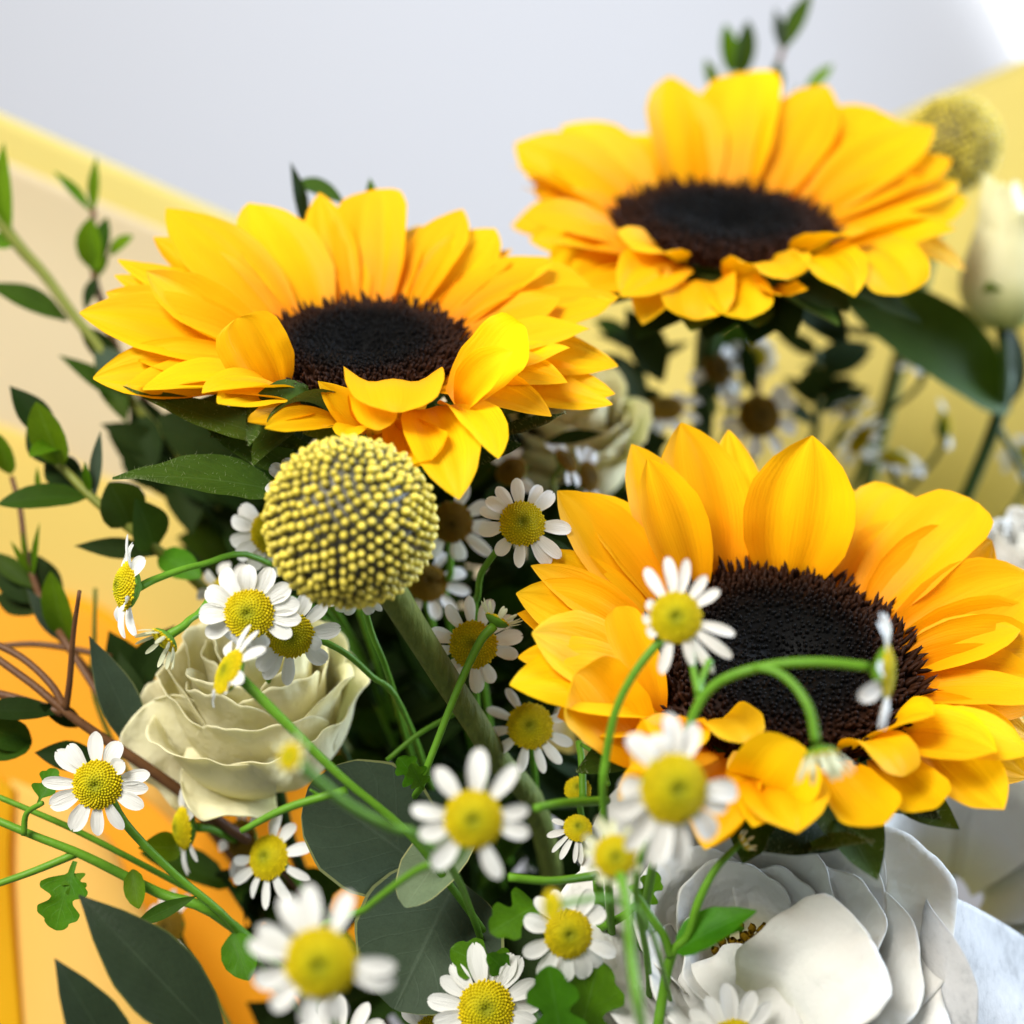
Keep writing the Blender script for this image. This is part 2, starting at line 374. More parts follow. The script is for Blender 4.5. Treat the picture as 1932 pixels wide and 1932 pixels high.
paper('orange wrapping sheet lining the bouquet under the brown stems', [
    [(-300, 1110, .44), (0, 1118, .44), (160, 1130, .44), (360, 1255, .44), (700, 1400, .44)],
    [(-300, 1350, .43), (0, 1350, .43), (200, 1400, .43), (420, 1500, .43), (700, 1620, .43)],
    [(-300, 1750, .415), (0, 1750, .415), (250, 1780, .415), (480, 1820, .415), (720, 1900, .415)],
    [(-300, 2250, .40), (0, 2250, .40), (250, 2250, .40), (480, 2250, .40), (720, 2250, .40)]], 'orange paper', .001, 8)
paper('golden yellow sheet edge curling along the outside of the peach paper', [
    [(-300, 1350, 0.3720), (-150, 1380, 0.3740), (-60, 1420, 0.3760), (30, 1490, 0.3800)],
    [(-300, 1650, 0.3620), (-150, 1650, 0.3640), (-60, 1660, 0.3660), (22, 1680, 0.3720)],
    [(-300, 2150, 0.3420), (-150, 2150, 0.3440), (-40, 2150, 0.3470), (60, 2150, 0.3520)]], 'gold paper', .0004, 9)
paper('translucent peach paper curled behind the long dark leaves', [
    [(20, 1470, 0.3820), (70, 1490, 0.3790), (150, 1530, 0.3780), (215, 1600, 0.3800), (250, 1690, 0.3850)],
    [(15, 1680, 0.3750), (80, 1690, 0.3710), (160, 1700, 0.3700), (260, 1760, 0.3720), (320, 1800, 0.3770)],
    [(45, 2150, 0.3530), (120, 2150, 0.3500), (240, 2150, 0.3500), (330, 2150, 0.3520), (420, 2150, 0.3570)]], 'peach paper', .0004, 10)
paper('small peach paper corner between the brown stems and the cream rose', [
    [(270, 1190, 0.3960), (330, 1230, 0.3940), (400, 1290, 0.3960)],
    [(250, 1330, 0.3900), (300, 1370, 0.3870), (370, 1420, 0.3900)],
    [(230, 1480, 0.3880), (290, 1520, 0.3850), (350, 1580, 0.3880)]], 'peach paper', .0003, 11)
# white non-woven tissue folding over at the rose's side
t = thing('tissue_wrap', 'white fibrous tissue paper folded over beside the open white rose', 'paper', P(1800, 1850, 0.2900))
v, f, c = sheet([
    [(1745, 1700, 0.2820), (1790, 1690, 0.2900), (1880, 1735, 0.3040), (2000, 1810, 0.3160), (2150, 1880, 0.3250)],
    [(1730, 1790, 0.2790), (1800, 1790, 0.2880), (1880, 1830, 0.2960), (2000, 1900, 0.3040), (2150, 1960, 0.3100)],
    [(1700, 1900, 0.2760), (1790, 1900, 0.2820), (1880, 1930, 0.2880), (2000, 1990, 0.2920), (2150, 2050, 0.2960)],
    [(1650, 2080, 0.2720), (1790, 2080, 0.2760), (1880, 2090, 0.2780), (2000, 2100, 0.2800), (2150, 2150, 0.2820)]], 26, 26, .0006, 4)
o = part('paper_sheet', v, f, 'white fibre tissue', t, c); solidify(o, .00025)
v, f, c = sheet([
    [(1748, 1697, 0.2805), (1762, 1720, 0.2760), (1800, 1768, 0.2720), (1826, 1812, 0.2700), (1845, 1862, 0.2688)],
    [(1728, 1760, 0.2800), (1742, 1785, 0.2755), (1775, 1830, 0.2715), (1810, 1870, 0.2695), (1846, 1905, 0.2682)],
    [(1705, 1815, 0.2790), (1715, 1850, 0.2750), (1740, 1900, 0.2715), (1790, 1950, 0.2690), (1842, 1985, 0.2675)],
    [(1640, 1840, 0.2800), (1600, 1920, 0.2760), (1620, 2010, 0.2720), (1720, 2060, 0.2690), (1838, 2080, 0.2665)],
    [(1560, 1880, 0.2820), (1500, 1980, 0.2790), (1520, 2080, 0.2750), (1640, 2140, 0.2710), (1830, 2150, 0.2660)]], 26, 26, .0003, 7)
o = part('turned_edge', v, f, 'white fibre tissue', t, c); solidify(o, .0002)

# ---------------------------------------------------------------- sunflowers
def flower_frame(nx, ny, nz):
    n = D(nx, ny, nz); e1 = unit(RIGHT-n*(RIGHT@n)); e2 = np.cross(n, e1); return n, e1, e2
def solve_petal(C, n, e1, e2, R, phi, el, L, tip):
    """find azimuth, elevation and length near the guesses whose tip projects where the photo shows it"""
    q0 = np.array([phi, el, 1.0]); q = q0.copy(); sg = np.array([9.0, 26.0, .16])
    def pos(q):
        a = math.radians(q[0]); e = math.radians(q[1]); r = math.cos(a)*e1+math.sin(a)*e2
        b = C+r*R*.93; return b, b+(r*math.cos(e)+n*math.sin(e))*L*q[2]
    def res(q): return np.concatenate([(proj(pos(q)[1])[0]-tip)/5, (q-q0)/sg])
    for _ in range(25):
        r0 = res(q); J = np.stack([(res(q+np.eye(3)[i]*h)-r0)/h for i, h in enumerate((.3, .3, .01))], 1)
        dq = -np.linalg.solve(J.T@J+np.eye(3)*1e-4, J.T@r0); q = q+dq*.8
    return (*pos(q), q)
def hairs(parent, V, faces, n, length, seed, mat='plant hair'):
    rs = np.random.RandomState(seed); F = np.asarray(faces); pick = rs.randint(0, len(F), n); VV = []; FF = []; nv1 = 8 if len(F) % 8 == 0 else 6
    edge = rs.random(n) < .62; pick = np.where(edge, (pick//nv1)*nv1+rs.choice([0, nv1-1], n), pick)
    for i, k in enumerate(pick):
        a, b, c, d = V[F[k]]; s, t2 = rs.random(2); p = (a*(1-s)+b*s)*(1-t2)+(d*(1-s)+c*s)*t2
        nm = unit(np.cross(b-a, d-a)); nm = nm*(1 if nm@(CAM-p) > 0 else -1)
        dr = unit(nm+rs.normal(0, .55, 3)); L = length*rs.uniform(.5, 1.2); w = unit(np.cross(dr, rs.normal(0, 1, 3)))*length*.028
        w2 = np.cross(dr, w)
        o = len(VV); VV += [p+w, p-w*.5+w2*.8, p-w*.5-w2*.8, p+dr*L]; FF += [(o, o+1, o+3), (o+1, o+2, o+3), (o+2, o, o+3)]
    return part('hairs', np.array(VV), FF, mat, parent, None, True, 'stuff')
def sunflower(label, c, nrm, a_px, petals, back, bracts, stempts, seed, elev0=22, L_px=330, hair=900, floret_len=1.0, front=()):
    C = P(*c); n, e1, e2 = flower_frame(*nrm); R = px(a_px, c[2]); L0 = px(L_px, c[2]); rs = random.Random(seed)
    t = thing('sunflower', label, 'sunflower', P(*stempts[-1]), 'sunflowers of the bouquet')
    # disc: shallow dome with a sunken middle
    nr, ns = 14, 48; V = []; Cc = []
    for i in range(nr):
        r = i/(nr-1); z = .16*(1-((r-.62)/.62)**2) if r < .62 else .16*(1-((r-.62)/.38)**2*.9)
        for k in range(ns):
            th = 2*math.pi*k/ns; V.append(C+R*(r*(math.cos(th)*e1+math.sin(th)*e2)+z*n)); Cc.append((r, .5, 0))
    F = [(i*ns+k, (i+1)*ns+k, (i+1)*ns+(k+1) % ns, i*ns+(k+1) % ns) for i in range(nr-1) for k in range(ns)]
    disc = part('disc', V, F, 'sunflower disc', t, Cc)
    # disc florets in a golden-angle spiral: fine dark spikes, longer and outward-leaning at the rim
    V = []; F = []; Cc = []; N = 1700
    for i in range(N):
        r = math.sqrt((i+.5)/N)*1.0; th = i*2.39996323; rad = math.cos(th)*e1+math.sin(th)*e2
        z = .16*(1-((r-.62)/.62)**2) if r < .62 else .16*(1-((r-.62)/.38)**2*.9)
        b = C+R*(r*rad+(z-.004)*n); out = max(0, (r-.55)/.45)
        ln = R*((.045 if r > .5 else .034)+.12*out**1.5*rs.uniform(.5, 1.25)+(.10*rs.random() if r > .93 else 0))*floret_len
        dr = unit(n*(1-.25*out)+rad*(.15*r+.45*out**2)+np.array([rs.gauss(0, .10+.16*out) for _ in range(3)])); b = b+R*np.array([rs.gauss(0, .010) for _ in range(3)])
        w = R*(.017+.006*out); s1 = unit(np.cross(dr, rad)); s2 = np.cross(dr, s1); o = len(V); val = rs.random()
        for zz, ww, cc in ((0, 1, 0), (.7, .8, 1)):
            for k in range(5):
                a = 2*math.pi*k/5; V.append(b+dr*ln*zz+w*ww*(math.cos(a)*s1+math.sin(a)*s2)); Cc.append((r, val*cc, 0))
        V.append(b+dr*ln); Cc.append((min(1, r*1.05), val, 0))
        for k in range(5):
            k2 = (k+1) % 5; F += [(o+k, o+k2, o+5+k2, o+5+k), (o+5+k, o+5+k2, o+10)]
    part('disc_florets', V, F, 'sunflower disc', disc, Cc, True, 'stuff')
    info = []
    for j, p in enumerate(petals):
        tip, phi, w = np.array(p[0], float), p[1], p[2]; kw = p[3] if len(p) > 3 else {}; kw = dict(kw)
        el = kw.pop('el', elev0); Lf = kw.pop('L', 1.0); fb = kw.pop('fb', .9)
        if kw.pop('inner', 0): Rr = R*.98
        else: Rr = R
        b, e, q = solve_petal(C, n, e1, e2, Rr, phi, el, L0*Lf, tip); info.append((round(q[0]), round(q[1]), round(q[2]*Lf, 2)))
        ra = math.radians(q[0]); rad = math.cos(ra)*e1+math.sin(ra)*e2
        up = n*math.cos(math.radians(q[1]))-rad*math.sin(math.radians(q[1]))
        side = abs(math.cos(ra)); up = unit(up+BACK*fb*max(0, side-.2))
        b = b-n*R*(.02+.03*(j % 3))+rad*R*(.01*(j % 4))
        args = dict(prof='wide', curl=rs.uniform(-30, -8), k=1.5, cup=rs.uniform(.4, .75), roll=rs.uniform(-12, 12), rib=rs.uniform(.020, .040), twist=rs.uniform(-14, 14), frill=rs.uniform(.004, .014), nrib=rs.choice((2.2, 3, 3.6)))
        args.update(kw)
        v, f, cc = blade(b, e, up, px(w*(1.16+.16*side), c[2]), seed=seed*100+j, nu=18, nv=11, **args)
        part('petal', v, f, 'sunflower petal yellow', t, cc)
    for j, (bp, tp, w, nm, kw) in enumerate(front):
        args = dict(prof='round', curl=-40, k=1.3, cup=.6, rib=rs.uniform(.012, .025), frill=rs.uniform(.006, .014), nrib=rs.choice((2.2, 3))); args.update(kw)
        v, f, cc = blade(P(*bp), P(*tp), D(*nm), px(w, bp[2]), seed=seed*300+j, nu=22, nv=13, **args)
        part('petal', v, f, 'sunflower petal yellow', t, cc)
    for j in range(back[0]):
        phi = 360*j/back[0]+rs.uniform(-6, 6); el = back[1]+rs.uniform(-6, 6)-8*math.cos(math.radians(phi-90))*0
        lo, hi = back[3] if len(back) > 3 else (999, 999)
        if lo <= phi % 360 <= hi: continue
        a = math.radians(phi); r = math.cos(a)*e1+math.sin(a)*e2; b = C+r*R*.92-n*R*.12
        e = b+(r*math.cos(math.radians(el))+n*math.sin(math.radians(el)))*L0*back[2]*rs.uniform(.85, 1.05)
        up = n*math.cos(math.radians(el))-r*math.sin(math.radians(el))
        v, f, cc = blade(b, e, up, L0*rs.uniform(.30, .42), 'wide', rs.uniform(-35, 5), 1.5, rs.uniform(.4, .8), rs.uniform(-15, 15), .015, rs.uniform(-15, 15), .012, 14, 9, seed*77+j)
        part('petal', v, f, 'sunflower petal yellow', t, cc)
    # green receptacle cup and bracts under the head
    V = []; F = []; Cc = []
    rr = [(1.0, -.06), (.98, -.2), (.8, -.42), (.5, -.58), (.2, -.66), (.12, -.8)]
    for i, (r, z) in enumerate(rr):
        for k in range(24):
            th = 2*math.pi*k/24; V.append(C+R*(r*(math.cos(th)*e1+math.sin(th)*e2)+z*n)); Cc.append((i/5, .5, 0))
    F = [(i*24+k, i*24+(k+1) % 24, (i+1)*24+(k+1) % 24, (i+1)*24+k) for i in range(len(rr)-1) for k in range(24)]
    part('receptacle', V, F, 'bract green', t, Cc)
    for j in range(bracts):
        phi = 360*j/bracts+rs.uniform(-8, 8); a = math.radians(phi); r = math.cos(a)*e1+math.sin(a)*e2; el = rs.uniform(-8, 6)
        b = C+r*R*.85-n*R*.28; e = b+(r*math.cos(math.radians(el))+n*math.sin(math.radians(el)))*L0*rs.uniform(.48, .66)
        v, f, cc = blade(b, e, n, R*rs.uniform(.45, .65), 'broad', rs.uniform(-25, 40), 1.6, .5, rs.uniform(-20, 20), .0, rs.uniform(-15, 15), .01, 12, 7, seed*55+j, 3, .1)
        o = part('bract', v, f, 'bract green', t, cc)
        if hair and 170 < phi < 370: hairs(o, v, f, hair//20, R*.05, seed*9+j)
    w = [C-n*R*.6]+[P(*p) for p in stempts]; rad = px(26, c[2])
    v, f, cc = tube(w, [rad, rad*.9, rad*.9]); part('stem', v, f, 'stem dark green', t, cc)
    print('SUN', label[:30], info); return t, C, n, e1, e2, R

F1 = [
 ((738, 838, .287), (748, 778, .266), 185, (0, 1, .15), dict(curl=-150, k=1.0, cup=.55, rib=.03, nrib=2, frill=.012)),
 ((690, 818, .284), (600, 719, .279), 78, (.35, .3, .9), dict(prof='lance', curl=-12, cup=.7)),
 ((728, 812, .283), (816, 866, .264), 135, (-.25, .65, .7), dict(curl=45, cup=1.25)),
 ((800, 772, .285), (866, 942, .262), 140, (.1, .5, .85), dict(prof='wide', curl=-55, cup=.55)),
 ((842, 765, .286), (940, 866, .265), 105, (.35, .5, .8), dict(prof='wide', curl=-50, cup=.7)),
 ((864, 772, .286), (967, 664, .273), 105, (-.3, .35, .9), dict(prof='wide', curl=-30, cup=.65)),
 ((856, 762, .288), (992, 618, .281), 170, (-.35, .5, .8), dict(curl=40, cup=.85)),
 ((524, 738, .291), (448, 600, .284), 135, (.12, .12, 1), dict(curl=-14, cup=.5, rib=.028)),
 ((602, 776, .284), (468, 796, .270), 92, (0, .8, .55), dict(prof='wide', curl=25, cup=1.15)),
 ((640, 795, .283), (500, 808, .268), 70, (.1, .5, .8), dict(prof='wide', curl=-15, cup=.7)),
 ((690, 812, .284), (712, 812, .268), 90, (0, 1, .2), dict(curl=-120, cup=.8)),
 ((700, 812, .284), (655, 830, .268), 90, (-.2, .6, .75), dict(prof='wide', curl=-40, cup=.6)),
 ((780, 790, .287), (770, 880, .274), 110, (0, .5, .85), dict(prof='wide', curl=-30, cup=.6)),
 ((570, 765, .288), (385, 738, .276), 85, (.1, .8, .5), dict(prof='wide', curl=-30, cup=.6)),
]
F2 = [
 ((1512, 500, .347), (1610, 446, .334), 135, (0, 1, .3), dict(curl=-60, cup=.6)),
 ((1402, 548, .342), (1484, 528, .327), 140, (0, .9, .4), dict(curl=-115, frill=.04, cup=.6)),
 ((1450, 540, .341), (1480, 556, .325), 110, (.1, .6, .7), dict(curl=20, frill=.03, cup=1.1)),
 ((1510, 494, .344), (1612, 560, .328), 135, (0, .75, .65), dict(prof='wide', curl=-85, frill=.03, cup=.7)),
 ((1600, 472, .348), (1704, 556, .331), 150, (0, .75, .65), dict(curl=-70, cup=.6)),
 ((1350, 546, .343), (1408, 602, .325), 130, (0, .75, .65), dict(curl=-70, cup=.7)),
 ((1290, 540, .345), (1212, 612, .330), 105, (-.1, .75, .65), dict(prof='wide', curl=-80, cup=.6)),
 ((1320, 545, .343), (1312, 604, .326), 140, (0, .85, .5), dict(curl=-95, frill=.03, cup=.6)),
 ((1255, 520, .348), (1190, 480, .338), 90, (.2, .5, .8), dict(curl=-40, cup=.7)),
]
F3 = [
 ((1302, 1436, .270), (1404, 1402, .254), 140, (0, 1, .2), dict(curl=-115, frill=.03, cup=.6)),
 ((1250, 1425, .270), (1290, 1420, .252), 120, (0, 1, .25), dict(curl=-100, frill=.025, cup=.6)),
 ((1448, 1478, .266), (1508, 1402, .250), 165, (0, .35, .95), dict(curl=-100, cup=.7)),
 ((1450, 1470, .262), (1504, 1572, .245), 175, (0, .65, .75), dict(prof='wide', curl=-45, cup=.6, rib=.03)),
 ((1560, 1445, .266), (1668, 1556, .249), 140, (-.2, .75, .65), dict(curl=45, cup=1.2)),
 ((1600, 1440, .269), (1706, 1464, .254), 105, (0, 1, .3), dict(curl=-120, cup=.6)),
 ((1655, 1428, .268), (1766, 1525, .253), 125, (-.2, .75, .65), dict(curl=35, cup=1.1)),
 ((1740, 1392, .271), (1894, 1528, .256), 150, (-.2, .75, .6), dict(prof='wide', curl=15, cup=.95)),
 ((1216, 1425, .269), (1083, 1274, .262), 180, (.2, .4, .9), dict(curl=22, cup=.8)),
 ((1242, 1345, .273), (1162, 1146, .272), 88, (.1, .3, .95), dict(curl=-15, cup=.6)),
 ((1280, 1440, .270), (1200, 1452, .254), 120, (0, .7, .7), dict(prof='wide', curl=-40, cup=.7)),
 ((1370, 1450, .270), (1330, 1602, .254), 120, (0, .4, .9), dict(prof='wide', curl=-30, cup=.6)),
]
S1 = [  # tip in the photo, azimuth (0 right, 90 away, 180 left, 270 near), width, extras
 ((150, 590), 186, 120, dict(prof='point', el=18, curl=-18, roll=8)),
 ((222, 491), 164, 80, dict(prof='point', el=16, curl=-15)),
 ((216, 520), 170, 70, dict(prof='point', el=12)),
 ((290, 448), 152, 90, dict(prof='point', el=26)),
 ((314, 392), 143, 135, dict(prof='wide', el=40, curl=-10, cup=.5)),
 ((200, 552), 176, 90, dict(prof='wide', el=14)),
 ((276, 512), 177, 120, dict(prof='wide', el=42, curl=30, cup=.9, roll=-15)),
 ((176, 714), 199, 105, dict(prof='point', el=10, curl=-14)),
 ((270, 735), 207, 90, dict(prof='point', el=2, curl=-20)),
 ((470, 382), 124, 145, dict(prof='wide', el=46, curl=-14)),
 ((545, 420), 112, 100, dict(prof='point', el=38)),
 ((602, 364), 107, 92, dict(prof='wide', el=44, curl=-12)),
 ((655, 400), 100, 80, dict(prof='wide', el=48)),
 ((705, 358), 92, 140, dict(prof='round', el=46, curl=-10, rib=.035, nrib=3.4)),
 ((790, 425), 78, 100, dict(prof='wide', el=34)),
 ((872, 395), 66, 105, dict(prof='point', el=46, curl=-10, roll=10)),
 ((935, 432), 55, 110, dict(prof='wide', el=34)),
 ((965, 470), 50, 80, dict(prof='wide', el=36, curl=-25)),
 ((1042, 486), 40, 95, dict(prof='wide', el=34, curl=-30)),
 ((1110, 535), 27, 140, dict(prof='round', el=30, curl=-20)),
 ((1155, 570), 17, 150, dict(prof='wide', el=30, curl=-18, rib=.03)),
 ((1168, 560), 20, 90, dict(prof='wide', el=22)),
 ((1166, 690), 356, 105, dict(prof='point', el=16, curl=-20)),
 ((1160, 742), 346, 90, dict(prof='wide', el=2, curl=5)),
 ((1155, 764), 341, 75, dict(prof='point', el=-2, curl=5)),
 ((1070, 722), 338, 85, dict(prof='point', el=20, curl=-30, L=.8)),
 ((1040, 785), 330, 70, dict(prof='point', el=5, curl=-50, L=.85)),
 ((382, 742), 222, 80, dict(prof='wide', el=6, curl=-30, L=.85)),
 ((410, 760), 228, 85, dict(prof='wide', el=0, curl=-10, L=.8)),
]
t1, C1, n1, a1, b1, R1 = sunflower('fully open sunflower with ruffled front petals, right above the sharp yellow ball flower', (684, 668, .306), (0.0, .85, .53), 188, S1,
    (22, 18, .82, (215, 335)), 15, [(760, 1150, .335), (960, 1700, .37), (1060, 2300, .42)], 1, front=F1)
S2 = [
 ((972, 270), 151, 120, dict(prof='point', el=30)),
 ((1062, 238), 138, 130, dict(prof='wide', el=36)),
 ((1010, 350), 160, 120, dict(prof='wide', el=22)),
 ((966, 425), 172, 110, dict(prof='wide', el=14)),
 ((1000, 455), 182, 100, dict(prof='wide', el=12, curl=-20)),
 ((1075, 545), 206, 110, dict(prof='wide', el=0)),
 ((1035, 500), 196, 100, dict(prof='wide', el=6)),
 ((1160, 255), 128, 130, dict(prof='wide', el=32)),
 ((1262, 145), 112, 150, dict(prof='wide', el=46)),
 ((1410, 137), 88, 150, dict(prof='round', el=48)),
 ((1345, 190), 98, 110, dict(prof='wide', el=40)),
 ((1480, 190), 78, 100, dict(prof='wide', el=38)),
 ((1562, 162), 66, 120, dict(prof='point', el=46)),
 ((1662, 210), 50, 140, dict(prof='round', el=40)),
 ((1600, 200), 58, 120, dict(prof='wide', el=34)),
 ((1762, 238), 37, 110, dict(prof='point', el=34)),
 ((1795, 300), 26, 120, dict(prof='wide', el=24)),
 ((1826, 378), 14, 110, dict(prof='point', el=16)),
 ((1810, 345), 20, 110, dict(prof='wide', el=20)),
 ((1790, 425), 4, 105, dict(prof='point', el=10)),
 ((1822, 512), 352, 70, dict(prof='wide', el=-5, curl=-60)),
 ((1172, 560), 236, 100, dict(prof='wide', el=-4, curl=-40, L=.7)),
 ((1195, 472), 222, 95, dict(prof='round', el=38, curl=-40, L=.5, cup=.7, inner=1)),
]
t2, C2, n2, a2, b2, R2s = sunflower('softer, highest sunflower, standing beside the olive ball flower', (1365, 438, .362), (0.04, .86, .51), 196, S2, (20, 18, .8, (220, 340)), 13,
    [(1330, 700, .405), (1310, 1200, .44), (1280, 2300, .45)], 2, L_px=320, hair=0, front=F2)
S3 = [
 ((962, 1292), 199, 130, dict(prof='wide', el=16, curl=-20)),
 ((978, 1240), 188, 90, dict(prof='point', el=12, curl=-30)),
 ((974, 1120), 172, 120, dict(prof='wide', el=18)),
 ((1004, 1195), 184, 140, dict(prof='wide', el=28, curl=15)),
 ((1002, 1068), 165, 80, dict(prof='point', el=24)),
 ((1020, 1040), 160, 90, dict(prof='wide', el=20)),
 ((1052, 926), 149, 120, dict(prof='wide', el=34, curl=-15)),
 ((1100, 930), 141, 110, dict(prof='point', el=36)),
 ((1192, 838), 127, 120, dict(prof='wide', el=44)),
 ((1222, 866), 126, 115, dict(prof='point', el=58, cup=.8, inner=1, curl=-14)),
 ((1284, 798), 111, 165, dict(prof='wide', el=54, curl=-14, cup=.45)),
 ((1374, 812), 97, 100, dict(prof='point', el=52, curl=-8)),
 ((1440, 900), 90, 110, dict(prof='wide', el=50)),
 ((1532, 822), 80, 190, dict(prof='wide', el=56, curl=-14, rib=.03, cup=.5)),
 ((1610, 925), 68, 130, dict(prof='wide', el=46)),
 ((1712, 930), 55, 140, dict(prof='round', el=44, curl=-20)),
 ((1838, 945), 41, 140, dict(prof='round', el=36)),
 ((1872, 1020), 33, 165, dict(prof='wide', el=38, curl=-15, rib=.03)),
 ((1885, 1100), 26, 120, dict(prof='wide', el=28)),
 ((1962, 1092), 20, 140, dict(prof='point', el=30, curl=-20)),
 ((1985, 1180), 11, 130, dict(prof='wide', el=24)),
 ((1990, 1240), 2, 130, dict(prof='wide', el=22)),
 ((1975, 1310), 352, 120, dict(prof='wide', el=16)),
 ((1955, 1400), 343, 120, dict(prof='point', el=10)),
 ((1940, 1465), 336, 110, dict(prof='point', el=2)),
 ((1880, 1420), 334, 110, dict(prof='wide', el=22, curl=-25)),
 ((1760, 1350), 338, 105, dict(prof='wide', el=45, curl=-35, L=.72, inner=1)),
 ((1330, 1602), 258, 110, dict(prof='point', el=-22, curl=-50, cup=.7, L=.75)),
 ((1420, 1560), 268, 120, dict(prof='wide', el=-16, curl=-40, cup=.8, L=.65)),
 ((1190, 1450), 236, 110, dict(prof='wide', el=-2, curl=-35, L=.75)),
]
t3, C3, n3, a3, b3, R3 = sunflower('largest sunflower, crossed by the chamomile sprig with curved stems', (1472, 1258, .284), (0.02, .76, .65), 248, S3, (24, 18, .82, (230, 325)), 14,
    [(1440, 1800, .34), (1330, 2300, .40)], 3, L_px=345, floret_len=.9, front=F3)

# ---------------------------------------------------------------- sunflower leaves (hairy, hanging under the heads)
def sun_leaf(parent, b, t, w, nrm, curl, roll=0, cup=.4, hair=300, prof='broad', mat='bract green', name='sepal_leaf', twist=0, k=1.2, seed=1, frill=.02):
    v, f, c = blade(P(*b), P(*t), D(*nrm), px(w, b[2]), prof, curl, k, cup, roll, 0, twist, frill, 20, 9, seed, 3, .1)
    o = part(name, v, f, mat, parent, c)
    if hair: hairs(o, v, f, hair//2, px(9, b[2]), seed)
    return o
sun_leaf(t1, (520, 925, .292), (212, 902, .280), 118, (.1, .75, .65), -25, 10, .3, 420, 'broad', twist=25, seed=21)
sun_leaf(t1, (640, 800, .290), (470, 842, .276), 130, (-.2, .55, .8), -120, -20, .9, 350, 'broad', seed=22)
sun_leaf(t1, (600, 850, .290), (232, 728, .289), 70, (.0, .8, .5), 10, 20, .3, 500, 'lance', seed=23)
sun_leaf(t1, (560, 880, .296), (360, 770, .292), 80, (.1, .6, .7), 20, 25, .4, 300, 'broad', seed=24)
sun_leaf(t1, (700, 850, .282), (570, 818, .274), 60, (.0, .8, .6), -20, 10, .4, 200, 'lance', seed=25)
sun_leaf(t1, (900, 830, .292), (1068, 778, .286), 70, (.1, .7, .6), 20, 10, .4, 300, 'lance', 'dark leaf', seed=26)
sun_leaf(t1, (820, 870, .296), (985, 838, .287), 90, (.1, .4, .9), 10, 10, .3, 200, 'broad', 'dark leaf', seed=27)
sun_leaf(t3, (1560, 1540, .278), (1440, 1606, .262), 130, (.2, .6, .7), -55, 15, .6, 500, 'broad', 'dark leaf', seed=31)
sun_leaf(t3, (1500, 1610, .266), (1652, 1588, .258), 60, (.0, .9, .4), -15, 0, .5, 400, 'lance', seed=32)
sun_leaf(t3, (1620, 1490, .280), (1775, 1545, .266), 100, (.2, .3, .9), -30, 10, .4, 300, 'broad', 'dark leaf', seed=33)
sun_leaf(t3, (1430, 1500, .285), (1430, 1600, .272), 120, (.0, .4, .9), -30, 10, .4, 200, 'broad', 'dark leaf', seed=34)
sun_leaf(t3, (1560, 1545, .270), (1648, 1600, .2585), 22, (.3, .9, .4), -30, 0, .5, 60, 'lance', 'bract green', seed=35)

for q in (((1420, 520, .352), (1500, 640, .338), 130, (0, .3, .95), -20, 41), ((1490, 530, .35), (1600, 590, .338), 120, (.1, .6, .8), -20, 42), ((1300, 530, .352), (1200, 640, .340), 110, (0, .4, .9), -20, 43), ((1380, 530, .35), (1330, 640, .336), 130, (0, .3, .95), -20, 44), ((1440, 540, .352), (1420, 650, .34), 130, (0, .3, .95), -15, 45), ((1540, 520, .352), (1740, 610, .345), 110, (0, .85, .5), -10, 46)):
    sun_leaf(t2, q[0], q[1], q[2], q[3], q[4], 0, .4, 0, 'broad', 'dark leaf', seed=q[5])

